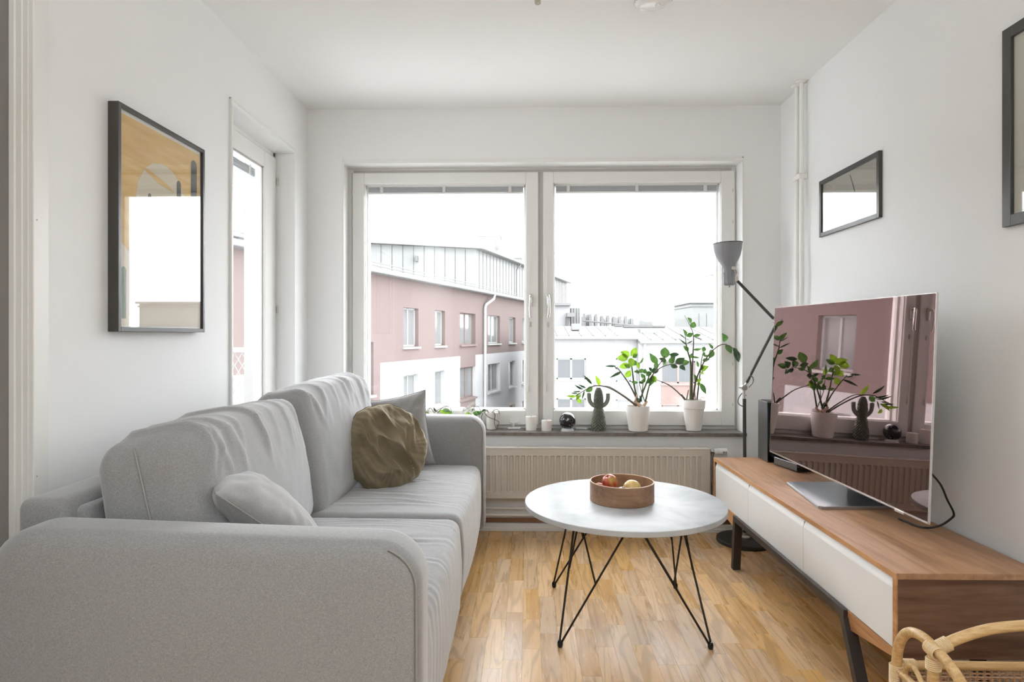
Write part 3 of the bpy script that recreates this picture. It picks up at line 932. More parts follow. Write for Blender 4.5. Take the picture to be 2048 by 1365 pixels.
def pillow(name, S, T, seed, mat, loc, eul, label, cat='cushion', group=None):
    bm, edge = square_pillow(S, T, seed)
    o = obj(name, bm, mat, None, 70)
    o.location = loc; o.rotation_euler = eul
    obj('seam', tube(B(), edge, 0.0022, 5, closed=True), M['pipingf'], o, 60)
    return tag(o, label, cat, group)
# far one leans against the far arm
pillow('cushion', 0.385, 0.12, 2.0, M['pillow'], (-0.700, 3.225, 0.650), (R(-11), R(-9), R(3)), 'grey square cushion leaning on the far arm behind the olive one')
# near one slumped into the corner of near arm and back cushion, one corner towards the room
o = pillow('cushion', 0.455, 0.155, 5.0, M['pillow'], (0, 0, 0), (0, 0, 0), 'grey square cushion slumped against the near arm of the sofa')
pa = Vector((-0.589, 0.80, 0.103)).normalized(); pb_ = Vector((0.56, 0.47, -0.66)); pb_ = (pb_ - pa * pb_.dot(pa)).normalized()
pn = pa.cross(pb_).normalized(); mm = Matrix((pa, pn, pa.cross(pn))).transposed()
NC = Vector((-0.716, 1.545, 0.742))
o.location = NC + pa * 0.195 + pb_ * 0.205 + Vector((-0.055, 0, 0.012)); o.rotation_euler = mm.to_euler()

def round_cushion():
    bm = B()
    na, nr = 220, 40
    S, T = 0.203, 0.078
    rr = random.Random(4)
    def P(i, j, side):
        a = 2 * PI * j / na; r = i / nr
        rim = 1 + 0.010 * math.sin(a * 23) + 0.014 * math.sin(a * 9 + 1)
        x, z = math.cos(a) * r * S * rim, math.sin(a) * r * S * rim * 0.98
        th = (1 - r ** 3.2) ** 0.55 * T
        d = 0
        if side < 0:
            # flowing folds that run across the face and gather at the rim
            wx = x + 0.05 * noise.noise(Vector((x * 6, z * 6, 1.3))); wz_ = z + 0.05 * noise.noise(Vector((x * 6, z * 6, 7.7)))
            g = (wx * 0.80 + wz_ * 0.60); h_ = (wz_ * 0.80 - wx * 0.60)
            f = noise.noise(Vector((g * 17, h_ * 5, 2.1)))
            f2 = noise.noise(Vector((g * 34, h_ * 9, 5.5)))
            d += (0.046 * (0.45 - abs(f) * 2.2) + 0.012 * (0.4 - abs(f2) * 2)) * (1 - r ** 5)
        d += 0.004 * math.sin(a * 41 + 2 * math.sin(a * 7)) * max(0, r - 0.45) * 1.8 * (1 - r ** 8) * (0.5 + 0.5 * math.sin(a * 5 + 1) ** 2)
        return (x, side * (th + (d if r < 0.999 else 0)), z)
    g = {}
    for side in (-1, 1):
        for i in range(nr + 1):
            for j in range(na):
                key = ('c', side) if i == 0 else ((i, j, 0) if i == nr else (i, j, side))
                if key not in g: g[key] = bm.verts.new(P(i, j, side))
        for i in range(nr):
            for j in range(na):
                k = (j + 1) % na
                ks = lambda ii, jj: g[('c', side)] if ii == 0 else (g[(ii, jj, 0)] if ii == nr else g[(ii, jj, side)])
                q = [ks(i, j), ks(i + 1, j), ks(i + 1, k), ks(i, k)]
                q2 = []
                for x in q:
                    if x not in q2: q2.append(x)
                bm.faces.new(q2)
    rim = [P(nr, j, 1) for j in range(na)]
    return bm, rim
bm, rim = round_cushion()
o = obj('round_cushion', bm, M['velvet'], None, 80)
o.location = (-0.656, 2.855, 0.640); o.rotation_euler = (R(-17), R(4), R(34))
obj('seam', tube(B(), rim, 0.003, 5, closed=True), newmat('olive_piping', (0.15, 0.11, 0.055), 0.8), o, 60)
tag(o, 'round olive velvet cushion with gathered folds on the sofa', 'cushion')

# ------------------------------------------------------------------ coffee table, bowl, fruit
TX, TY, TZ = 0.393, 2.59, 0.470
tb = empty('coffee_table', (TX, TY, 0)); tag(tb, 'round white marble coffee table on black wire hairpin legs', 'table')
bm = B(); lathe(bm, [(0, 0.448), (0.402, 0.448), (0.4055, 0.4485), (0.4075, 0.451), (0.4075, 0.467), (0.4065, 0.4692), (0.4045, 0.470), (0, 0.470)], 96)
obj('tabletop', bm, M['marble'], tb, 22)
bm = B(); tube(bm, [(0.26 * math.cos(2 * PI * i / 32), 0.26 * math.sin(2 * PI * i / 32), 0.443) for i in range(32)], 0.004, 6, closed=True)
obj('ring_frame', bm, M['blacksteel'], tb, 50)
for sx in (-1, 1):
    for sy in (-1, 1):
        bm = B(); r0 = 0.0042
        ft = Vector((sx * 0.274, sy * 0.274, 0.012))
        fa = ft + Vector((-sx * 0.003, sy * 0.004, 0.010)); fb = ft + Vector((sx * 0.004, sy * 0.0, 0.010))
        A = Vector((sx * 0.015, sy * 0.25, 0.446)); Bq = Vector((sx * 0.205, sy * 0.10, 0.446)); Cc = Vector((sx * 0.195, sy * 0.205, 0.446))
        tube(bm, [ft, A], r0, 8); tube(bm, [ft + Vector((sx * 0.005, 0, 0)), Bq], r0, 8)
        tube(bm, [ft.lerp(A, 0.50), Cc], r0 * 0.85, 8); tube(bm, [ft.lerp(Bq, 0.56), Cc + Vector((sx * 0.004, -sy * 0.02, 0))], r0 * 0.85, 8)
        for q in (A, Bq, Cc): bx(bm, q.x - 0.008, q.x + 0.008, q.y - 0.008, q.y + 0.008, 0.4445, 0.448)
        lg = obj('leg', bm, M['blacksteel'], tb, 50)
        bm = B(); lathe(bm, [(0, 0), (0.008, 0.0), (0.0105, 0.006), (0.0105, 0.018), (0.006, 0.026), (0, 0.026)], 14, (ft.x + sx * 0.002, ft.y, 0))
        obj('rubber_foot', bm, M['gloss_black'], lg, 50)

bwl = empty('bowl', (0.387, 2.602, TZ)); tag(bwl, 'straight-sided bent wood bowl of fruit on the marble table', 'bowl')
r_ = 0.1315
bm = B(); lathe(bm, [(0, 0.0), (r_ - 0.003, 0.0), (r_, 0.003), (r_, 0.0785), (r_ - 0.0035, 0.0785), (r_ - 0.0045, 0.006), (0, 0.005)], 72)
obj('bowl_body', bm, M['bowlwood'], bwl, 40)
bm = B(); lathe(bm, [(r_ - 0.0042, 0.0780), (r_, 0.0780), (r_ - 0.0003, 0.0812), (r_ - 0.0042, 0.0812), (r_ - 0.0042, 0.0780)], 72)
obj('rim', bm, M['bowlrim'], bwl, 40)
def apple(name, loc, r, mat, eul, label, tall=1.0, dim=0.25):
    bm = B(); prof = []
    n = 22
    for i in range(n + 1):
        a = -PI / 2 + PI * i / n
        rr = math.cos(a); z = math.sin(a) * 0.92 * tall
        if i > n * 0.7: z -= dim * math.exp(-(rr / 0.28) ** 2)
        if i < n * 0.3: z += dim * 0.5 * math.exp(-(rr / 0.25) ** 2)
        prof.append((rr * r * (1 + 0.05 * math.sin(a)), z * r))
    prof[0] = (0, prof[0][1]); prof[-1] = (0, prof[-1][1])
    lathe(bm, prof, 32)
    for v in bm.verts:
        k = 1 + 0.03 * noise.noise(v.co * 30 + Vector(loc) * 10); v.co *= k
    o = obj(name, bm, mat, None, 60); o.location = loc; o.rotation_euler = eul
    bm = B(); tube(bm, [(0, 0, r * (0.92 * tall - dim) * 0.95), (0.001, 0, r * (0.92 * tall) * 0.98), (0.003, 0.001, r * 1.02 * tall)], 0.0012, 6)
    obj('stem', bm, M['stemdark'], o, 60)
    return tag(o, label, 'fruit')
apple('apple', (0.338, 2.610, 0.541), 0.0325, M['apple_red'], (R(18), R(-22), 0), 'red and yellow apple on top of the fruit in the bowl', 1.12, 0.2)
apple('apple', (0.302, 2.640, 0.506), 0.0310, M['apple_pink'], (R(-10), R(12), 0), 'pink apple low at the left side of the bowl')
apple('apple', (0.384, 2.560, 0.507), 0.0305, M['apple_dark'], (R(12), R(10), 0), 'small dark red apple between the two larger fruits in the bowl')
apple('apple', (0.432, 2.622, 0.513), 0.0375, M['apple_yellow'], (R(-50), R(25), 0), 'pale yellow apple at the right side of the bowl', 1.0, 0.42)

# ------------------------------------------------------------------ television bench
bn = empty('tv_bench', (1.032, 1.782, 0), R(0.6)); tag(bn, 'low walnut television bench with white drawers on dark metal legs', 'tv bench')
BL, BD, BH, BZ = 1.673, 0.418, 0.485, 0.244
obj('top', box(0, BD, 0, BL, BH - 0.018, BH, 0.001, 1), M['walnut'], bn)
obj('side_panel', box(0.002, BD, 0.0005, 0.018, BZ, BH - 0.0185, 0.0008, 1), M['walnut_shaded'], bn)
obj('side_panel', box(0.002, BD, BL - 0.018, BL - 0.0005, BZ, BH - 0.0185, 0.0008, 1), M['walnut_shaded'], bn)
bm = B()
bx(bm, 0.0, 0.004, 0.0, 0.018, BZ, BH - 0.018); bx(bm, 0.0, 0.004, BL - 0.018, BL, BZ, BH - 0.018); bx(bm, 0.0, 0.004, 0, BL, BZ, BZ + 0.020); bx(bm, -0.001, 0.001, 0, BL, BH - 0.018, BH - 0.0005)
obj('edge_band', bm, M['walnut_edge'], bn)
obj('bottom_panel', box(0.004, BD, 0.018, BL - 0.018, BZ, BZ + 0.018), M['walnut'], bn)
obj('back_panel', box(BD - 0.008, BD, 0.018, BL - 0.018, BZ + 0.018, BH - 0.018), M['walnut'], bn)
# wedge shaped wooden brackets outside the legs
for (a, b) in ((0.002, 0.315), (BL - 0.002, BL - 0.315)):
    prism(bm := B(), [(a, BZ - 0.0005), (b, BZ - 0.0005), (b, BZ - 0.046)], (0.002, BD - 0.01), 'x'); obj('bracket', bm, M['walnut_edge'], bn)
def drawer(y0, y1):
    zb, zt = BZ + 0.0225, BH - 0.021
    prof = [(0.004, zb), (0.020, zb), (0.020, zt - 0.006), (0.016, zt), (0.015, zt), (0.0045, zt - 0.024), (0.0030, zt - 0.029)]
    bm = prism(B(), prof, (y0, y1), 'y')
    return obj('drawer', bm, M['lacquer'], bn)
drawer(0.0225, 0.5878); drawer(0.5922, 1.1578); drawer(1.1622, BL - 0.0225)
obj('drawer_carcass', box(0.022, BD - 0.01, 0.02, BL - 0.02, BZ + 0.02, BH - 0.02), M['walnut_shaded'], bn)
for k, y in enumerate((0.590, 1.160)): obj('gap_shade_strip', box(0.0075, 0.020, y - 0.0021, y + 0.0021, BZ + 0.022, BH - 0.03), M['gap_shade'], bn)  # dark strips added in the drawer gaps to stand for their shade
# metal frame
ly0, ly1 = 0.262, 1.318
fx = -0.014
def leg_bm(x, ytop, ybot, zt):
    bm = B(); w_ = 0.030
    pts_t = [(x, ytop - w_ / 2), (x + 0.036, ytop - w_ / 2), (x + 0.036, ytop + w_ / 2), (x, ytop + w_ / 2)]
    a = [bm.verts.new((p[0], p[1] + ybot - ytop, 0.0)) for p in pts_t]; b = [bm.verts.new((p[0], p[1], zt)) for p in pts_t]
    bm.faces.new(a[::-1]); bm.faces.new(b)
    for i in range(4): bm.faces.new((a[i], a[(i + 1) % 4], b[(i + 1) % 4], b[i]))
    return bm
for x in (fx, BD - 0.05):
    obj('leg', leg_bm(x, ly0 + 0.015, ly0 - 0.105, BZ - 0.0015), M['blackmetal'], bn)
    obj('leg', leg_bm(x, ly1 - 0.015, ly1 + 0.012, BZ - 0.0015), M['blackmetal'], bn)
    obj('rail', box(x + 0.0005, x + 0.014 if x < 0.1 else x + 0.034, ly0, ly1, BZ - 0.002, BZ + 0.024) if x < 0.1 else box(x, x + 0.034, ly0, ly1, BZ - 0.030, BZ - 0.001), M['blackmetal'], bn)

# ------------------------------------------------------------------ television
def quadpanel(bm, A, Bv, Cv, D, nrm, t0, t1):
    """slab between offsets t0..t1 along nrm over quad A B C D"""
    a = [bm.verts.new(p + nrm * t0) for p in (A, Bv, Cv, D)]; b = [bm.verts.new(p + nrm * t1) for p in (A, Bv, Cv, D)]
    bm.faces.new(a[::-1]); bm.faces.new(b)
    for i in range(4): bm.faces.new((a[i], a[(i + 1) % 4], b[(i + 1) % 4], b[i]))
    return bm
tv = empty('television', (1.26, 2.62, BH)); tag(tv, 'large flat television with glossy dark reddish screen reflecting the window', 'television')
bl, br = Vector((1.217, 3.185, 0.567)), Vector((1.250, 1.987, 0.562))
tl, tr = Vector((1.242, 3.196, 1.296)), Vector((1.274, 1.995, 1.286))
# make it planar and rectangular
ey = (br - bl).normalized(); n_ = ey.cross((tl - bl)).normalized()
if n_.x > 0: n_ = -n_
ez = n_.cross(ey).normalized()
if ez.z < 0: ez = -ez
Wd, Hd = (br - bl).length, 0.726
tl = bl + ez * Hd; tr = bl + ey * Wd + ez * Hd; br = bl + ey * Wd
def q(u0, u1, v0, v1): return [bl + ey * (Wd * u0) + ez * (Hd * v0), bl + ey * (Wd * u1) + ez * (Hd * v0), bl + ey * (Wd * u1) + ez * (Hd * v1), bl + ey * (Wd * u0) + ez * (Hd * v1)]
bm = B(); quadpanel(bm, *q(0.002, 0.998, 0.009, 0.997), n_, 0.0005, 0.0015)
obj('screen', rel(bm, tv), M['screen'], tv)
bm = B(); quadpanel(bm, *q(0, 1, 0, 1), n_, -0.005, 0.0004)
for (a, b, c, d) in ((0, 0.0018, 0, 1), (0.9982, 1, 0, 1), (0, 1, 0.997, 1), (0, 1, 0, 0.009)): quadpanel(bm, *q(a, b, c, d), n_, 0.0, 0.0022)
obj('bezel', rel(bm, tv), M['tvsilver'], tv)
bm = B(); quadpanel(bm, *q(0.08, 0.92, 0.06, 0.55), n_, -0.045, -0.005)
obj('rear_housing', rel(bm, tv), M['gloss_black'], tv)
bm = B(); quadpanel(bm, *q(0.86, 0.90, -0.006, 0.004), n_, 0.0, 0.004)
obj('sensor_tab', rel(bm, tv), M['tvsilver'], tv)
bm = B(); c0 = bl.lerp(br, 0.5)
quadpanel(bm, *q(0.40, 0.60, -0.080, 0.16), n_, -0.150, -0.130); quadpanel(bm, *q(0.40, 0.60, 0.10, 0.16), n_, -0.131, -0.044)
obj('neck', rel(bm, tv), M['gloss_black'], tv)
bm = B(); poly = [(1.158, 2.838), (1.116, 2.440), (1.126, 2.425), (1.405, 2.440), (1.405, 2.838)]
prism(bm, poly, (BH + 0.0005, BH + 0.012), 'z')
bmesh.ops.bevel(bm, geom=[e for e in bm.edges], offset=0.002, segments=2, affect='EDGES')
obj('stand_plate', rel(bm, tv), M['tvstand'], tv, 30)
# console tower, flat box, cable
tw = empty('console_tower', (1.32, 3.385, BH)); tag(tw, 'upright black computer tower behind the television at bench end', 'electronics')
obj('casing', box(-0.068, 0.068, -0.07, 0.062, 0.0, 0.318, 0.003, 1), M['satin_grey'], tw)
obj('front_panel', box(-0.066, 0.066, -0.0735, -0.0705, 0.004, 0.314, 0.001, 1), M['gloss_black'], tw)
bm = B()
for k in range(9): bx(bm, -0.055, 0.055, -0.055 + k * 0.012, -0.049 + k * 0.012, 0.3185, 0.3205)
obj('top_grille', bm, M['gloss_black'], tw)
fb_ = empty('soundbar', (1.37, 3.19, BH), R(12)); tag(fb_, 'flat glossy black box on the bench behind the television', 'electronics')
obj('casing', box(-0.085, 0.085, -0.10, 0.095, 0.003, 0.041, 0.003, 1), M['gloss_black'], fb_)
obj('feet', box(-0.075, 0.075, -0.09, 0.085, 0.0, 0.004), M['cable'], fb_)
obj('side_trim', box(-0.0862, -0.085, -0.095, 0.09, 0.006, 0.038), M['satin_grey'], fb_)
cb = obj('television_cable', tube(B(), curve([(1.318, 2.13, 0.72), (1.375, 2.13, 0.660), (1.408, 2.14, 0.600), (1.436, 2.15, 0.553), (1.431, 2.155, 0.533), (1.40, 2.17, 0.503), (1.36, 2.20, 0.4895), (1.34, 2.3, 0.4895)], 8), 0.0035, 8), M['cable'], None, 60)
tag(cb, 'black cable looping from the television down to the bench', 'cable')

# ------------------------------------------------------------------ floor lamp
fl = empty('floor_lamp', (1.207, 3.517, 0)); tag(fl, 'grey and black jointed floor lamp with upturned shade by the window', 'lamp')
LY = 3.517
P0 = Vector((1.207, LY, 0)); J1 = Vector((1.201, LY, 0.862)); J2 = Vector((1.384, LY, 1.226)); J3 = Vector((1.150, LY, 1.472))
bm = B(); lathe(bm, [(0, 0), (0.150, 0), (0.154, 0.004), (0.154, 0.018), (0.150, 0.022), (0.05, 0.026), (0, 0.027)], 56); obj('base', bm, M['lampdark'], fl, 40)
bm = B(); lathe(bm, [(0.026, 0.026), (0.026, 0.032), (0.014, 0.040), (0.014, 0.055), (0, 0.055)], 20); obj('base_collar', bm, M['zinc'], fl, 40)
obj('pole', rel(tube(B(), [P0 + Vector((0, 0, 0.03)), Vector((1.203, LY, 0.80))], 0.0095, 12), fl), M['lampdark'], fl, 50)
bm = B(); tube(bm, [Vector((1.203, LY, 0.80)), J1], 0.0055, 8); bx(bm, 1.206, 1.214, LY - 0.006, LY + 0.006, 0.815, 0.822)
obj('pole_end', rel(bm, fl), M['zinc'], fl, 50)
def lower_arm(a, b, n0=0.07):
    d = (b - a).normalized()
    bm = B(); tube(bm, [a + d * 0.03, b - d * 0.02], 0.0085, 12); o = obj('arm', rel(bm, fl), M['lampdark'], fl, 50)
    bm = B(); tube(bm, [a, a + d * 0.032], 0.006, 8); obj('arm_end', rel(bm, fl), M['zinc'], fl, 50)
    bm = B(); tube(bm, [b - d * 0.022, b], 0.006, 8); obj('arm_end', rel(bm, fl), M['zinc'], fl, 50)
lower_arm(J1, J2); lower_arm(J2, J3)
def knuckle(p, r=0.016):
    bm = B()
    tube(bm, [p + Vector((0, -0.013, 0)), p + Vector((0, 0.013, 0))], r, 18)
    tube(bm, [p + Vector((0, -0.017, 0)), p + Vector((0, -0.012, 0))], r * 0.5, 10)
    tube(bm, [p + Vector((-r * 1.9, -0.006, 0.001)), p + Vector((-r * 0.6, -0.006, 0))], 0.0035, 8)
    obj('joint', rel(bm, fl), M['zinc'], fl, 40)
for p in (J1, J2, J3): knuckle(p)
# black cord arcs at the lower joint
bm = B(); tube(bm, curve([J1 + Vector((0.022, -0.008, 0.002)), J1 + Vector((0.045, -0.01, 0.03)), J1 + Vector((0.045, -0.01, 0.058)), J1 + Vector((0.028, -0.008, 0.068))], 6), 0.0032, 7)
obj('cord', rel(bm, fl), M['satin_grey'], fl, 50); bm = B()
tube(bm, curve([J1 + Vector((-0.014, -0.008, -0.03)), J1 + Vector((-0.034, -0.01, -0.06)), J1 + Vector((-0.034, -0.01, -0.088)), J1 + Vector((-0.010, -0.008, -0.105))], 6), 0.0028, 7)
obj('cord', rel(bm, fl), M['satin_grey'], fl, 50)
# head
hd = Vector((1.120, LY, 1.436)); ax = Matrix.Rotation(R(-2.5), 3, 'Y')
prof = [(0.0, 0), (0.027, 0.002), (0.029, 0.010), (0.0285, 0.085), (0.036, 0.108), (0.052, 0.133), (0.066, 0.162), (0.0745, 0.195), (0.0775, 0.225), (0.0778, 0.232), (0.0735, 0.232), (0.0705, 0.195), (0.062, 0.162), (0.048, 0.135), (0.030, 0.112), (0, 0.105)]
bm = B(); lathe(bm, prof, 48)
bmesh.ops.rotate(bm, cent=(0, 0, 0), matrix=ax, verts=bm.verts); bmesh.ops.translate(bm, vec=hd, verts=bm.verts)
obj('lamp_shade', rel(bm, fl), M['lampgrey'], fl, 40)
bm = B(); tube(bm, [(0.0785 * math.cos(2 * PI * i / 40), 0.0785 * math.sin(2 * PI * i / 40), 0.232) for i in range(40)], 0.0022, 6, closed=True)
bmesh.ops.rotate(bm, cent=(0, 0, 0), matrix=ax, verts=bm.verts); bmesh.ops.translate(bm, vec=hd, verts=bm.verts)
obj('shade_rim', rel(bm, fl), M['lampdark'], fl, 50)
bm = B()
for k in range(8):
    a = 2 * PI * k / 8 + 0.2; bx(bm, 0.029 * math.cos(a) - 0.0025, 0.029 * math.cos(a) + 0.0025, 0.029 * math.sin(a) - 0.0025, 0.029 * math.sin(a) + 0.0025, 0.0, 0.07)
lathe(bm, [(0, -0.016), (0.004, -0.014), (0.004, 0), (0, 0)], 10); lathe(bm, [(0, -0.005), (0.024, -0.004), (0.026, 0.004), (0, 0.004)], 24)
bmesh.ops.rotate(bm, cent=(0, 0, 0), matrix=ax, verts=bm.verts); bmesh.ops.translate(bm, vec=hd, verts=bm.verts)
obj('socket_cap', rel(bm, fl), M['lampgrey'], fl, 40)
bm = B(); tube(bm, curve([J3 + Vector((0, -0.01, 0.0)), J3 + Vector((0.010, -0.012, 0.028)), J3 + Vector((-0.006, -0.014, 0.058)), hd + Vector((0.012, -0.030, 0.092))], 5), 0.006, 8)
bx(bm, hd.x + 0.002, hd.x + 0.024, LY - 0.038, LY - 0.028, hd.z + 0.080, hd.z + 0.100, 0.002, 1)
obj('bracket', rel(bm, fl), M['zinc'], fl, 40)

# ------------------------------------------------------------------ radiator and pipes
rd = empty('radiator', (0.4, 3.60, 0.36)); tag(rd, 'cream ribbed panel radiator under the window', 'radiator')
bm = B()
x0, x1, z0, z1 = -1.02, 1.042, 0.214, 0.500
# front panel with pressed vertical channels
nx = int((x1 - x0 - 0.05) / 0.0337)
xs = []
pitch = 0.0337
base = x0 + 0.03
yf = 3.60
cols = [(x0, 0), (base, 0)]
for k in range(nx):
    a = base + k * pitch
    cols += [(a + 0.004, 0.0), (a + 0.007, 0.010), (a + 0.0235, 0.010), (a + 0.0265, 0.0)]
cols += [(x1, 0)]
zs = [(z0, 0), (z0 + 0.034, 0), (z0 + 0.040, 1), (z1 - 0.046, 1), (z1 - 0.040, 0), (z1, 0)]
grid = [[bm.verts.new((x, yf + d * f, z)) for (x, d) in cols] for (z, f) in zs]
for i in range(len(zs) - 1):
    for j in range(len(cols) - 1): bm.faces.new((grid[i][j], grid[i][j + 1], grid[i + 1][j + 1], grid[i + 1][j]))
obj('front_panel', rel(bm, rd), M['radiator'], rd)
bm = B(); bx(bm, x0, x1, 3.611, 3.625, z0, z1 - 0.002); bx(bm, x0 + 0.01, x1 - 0.01, 3.645, 3.662, z0 + 0.004, z1 - 0.004)
bx(bm, x0, x0 + 0.003, 3.600, 3.662, z0, z1); bx(bm, x1 - 0.003, x1, 3.600, 3.662, z0, z1)
obj('rear_panel', rel(bm, rd), M['radiator'], rd)
bm = B(); bx(bm, x0, x1, 3.598, 3.664, z1 - 0.001, z1 + 0.006, 0.002, 1); bx(bm, x0, x1, 3.598, 3.604, z0 - 0.002, z0 + 0.008, 0.002, 1)
obj('top_cover', rel(bm, rd), M['radiator'], rd)
bm = B()
bm.free()
for x in (0.88, -0.06): obj('plug', rel(lathe(B(), [(0, 0), (0.009, 0), (0.009, 0.006), (0, 0.008)], 12, (x, 3.62, z1 + 0.006)), rd), M['radiator'], rd, 40)
for x in (-0.7, 0.7): obj('bracket', rel(box(x - 0.015, x + 0.015, 3.662, YB - 0.001, 0.25, 0.46), rd), M['radiator'], rd)
vl = empty('valve', (0.01, 0.0, 0.0), parent=rd); vl.location = Vector((1.042, 3.632, 0.482)) - rd.location
bm = B()
def htube(bm, xa, xb, r, seg=16): tube(bm, [(xa, 0, 0), (xb, 0, 0)], r, seg)
htube(bm, 0.002, 0.026, 0.010); htube(bm, 0.006, 0.012, 0.014)
obj('valve_body', bm, M['zinc'], vl, 40)
bm = B(); htube(bm, 0.026, 0.045, 0.0175); htube(bm, 0.0455, 0.098, 0.0205, 24)
obj('thermostat_head', bm, M['plastic'], vl, 40)
bm = B()
for k in range(3): bx(bm, 0.072 + k * 0.008, 0.075 + k * 0.008, -0.0212, -0.018, -0.006, 0.006)
obj('mark', bm, M['cable'], vl)
bm = B(); tube(bm, [(1.062, 3.632, 0.47), (1.062, 3.632, 0.14)], 0.0065, 10); tube(bm, [(1.04, 3.66, 0.26), (1.056, 3.66, 0.26), (1.056, 3.66, 0.10)], 0.0065, 10)
lathe(bm, [(0, -0.02), (0.011, -0.018), (0.011, 0.018), (0, 0.02)], 12, (1.056, 3.66, 0.28))
obj('connection_pipe', rel(bm, rd), M['zinc'], rd, 50)
for z, l in ((0.137, 'upper white heating pipe running level just below the radiator'), (0.097, 'lower white heating pipe running level above the skirting')):
    o = obj('heating_pipe', tube(B(), [(XL + 0.03, YB - 0.022, z), (XR - 0.02, YB - 0.022, z)], 0.0085, 12), M['whitepipe'], None, 50)
    for x in (-0.9, 1.2):
        obj('pipe_clip', box(x, x + 0.012, YB - 0.022, YB - 0.0005, z - 0.011, z + 0.011), M['whitepipe'], o)
    tag(o, l, 'pipe')
def riser(x, y, lab):
    r = empty('riser_pipe', (x, y, 0)); tag(r, lab, 'pipe')
    obj('pipe', tube(B(), [(0, 0, 0.0), (0, 0, ZC)], 0.0115, 16), M['whitepipe'], r, 50)
    bm = B(); lathe(bm, [(0.0118, ZC - 0.010), (0.0275, ZC - 0.006), (0.0285, ZC - 0.001), (0.0118, ZC - 0.001), (0.0118, ZC - 0.010)], 28); obj('collar', bm, M['whitepipe'], r, 40)
    return r
riser(1.448, 3.412, 'thin white riser pipe nearest the window wall corner')
r2 = riser(1.447, 3.352, 'white riser pipe with clamp, farther from the window wall')
bm = B(); bx(bm, -0.018, 0.0275, -0.012, 0.075, 1.985, 2.012, 0.003, 1); obj('clamp', bm, M['whitepipe'], r2)

# ------------------------------------------------------------------ pictures
def picture(loc, Wp, Hp, side, border, depth, label, art):
    """hangs on a side wall; local x runs along the wall (world y), local z up, front faces the room"""
    o = empty('framed_picture', loc); tag(o, label, 'picture')
    s = side  # +1: front faces +x (left wall), -1 faces -x
    def bb(y0, y1, z0, z1, d0, d1, bev=0.001):
        a, b = sorted((s * d0, s * d1)); return (a, b, y0, y1, z0, z1, bev, 1)
    bm = B()
    for (a, b, c, d) in ((-Wp / 2, -Wp / 2 + border, -Hp / 2, Hp / 2), (Wp / 2 - border, Wp / 2, -Hp / 2, Hp / 2), (-Wp / 2 + border, Wp / 2 - border, -Hp / 2, -Hp / 2 + border), (-Wp / 2 + border, Wp / 2 - border, Hp / 2 - border, Hp / 2)):
        bx(bm, *bb(a, b, c, d, 0.0, depth))
    obj('frame', bm, M['frame'], o)
    gi = border * 0.6
    obj('backing', bx(B(), *bb(-Wp / 2 + 0.003, Wp / 2 - 0.003, -Hp / 2 + 0.003, Hp / 2 - 0.003, 0.001, depth - 0.012, 0)), M['paper'], o)
    art(o, s, depth - 0.0118, Wp - 2 * border, Hp - 2 * border)
    obj('glass', bx(B(), *bb(-Wp / 2 + border, Wp / 2 - border, -Hp / 2 + border, Hp / 2 - border, depth - 0.0075, depth - 0.0055, 0)), M['picglass'], o)
    return o
M['paper'] = newmat('print_paper', (0.74, 0.73, 0.69), 0.7)
M['mustard'] = newmat('mustard_print', (0.66, 0.42, 0.12), 0.7)
nt = NT(M['mustard']); n1 = nt.add('ShaderNodeTexNoise'); n1.inputs['Scale'].default_value = 4; n1.inputs['Detail'].default_value = 5
nt.link(mapping(nt, (1, 1, 9)), n1.inputs['Vector']); nt.link(ramp(nt, n1.outputs[0], [(0.3, (0.60, 0.36, 0.10)), (0.7, (0.74, 0.52, 0.20))]).outputs[0], nt.b.inputs['Base Color'])
M['beigeprint'] = newmat('beige_print', (0.62, 0.56, 0.43), 0.7)
M['blackprint'] = newmat('charcoal_print', (0.06, 0.06, 0.055), 0.7)
M['glareprint'] = newmat('glare_lightened_print', (0.66, 0.58, 0.48), 0.7)  # lightened to stand in for the glass reflection over the lower print
M['greenprint'] = newmat('sage_print', (0.20, 0.26, 0.19), 0.7)
M['greyprint'] = newmat('warm_grey_print', (0.36, 0.34, 0.29), 0.7)
def shape(o, s, d, poly, mat, name):
    bm = prism(B(), poly, (s * d, s * (d + 0.0004)), 'x'); return obj(name, bm, mat, o)
def rounded_col(y0, y1, z0, z1):
    r = (y1 - y0) / 2; c = (y0 + y1) / 2
    return [(y0, z0), (y1, z0), (y1, z1 - r)] + [(c + r * math.cos(PI * i / 8), z1 - r + r * math.sin(PI * i / 8)) for i in range(1, 8)] + [(y0, z1 - r)]
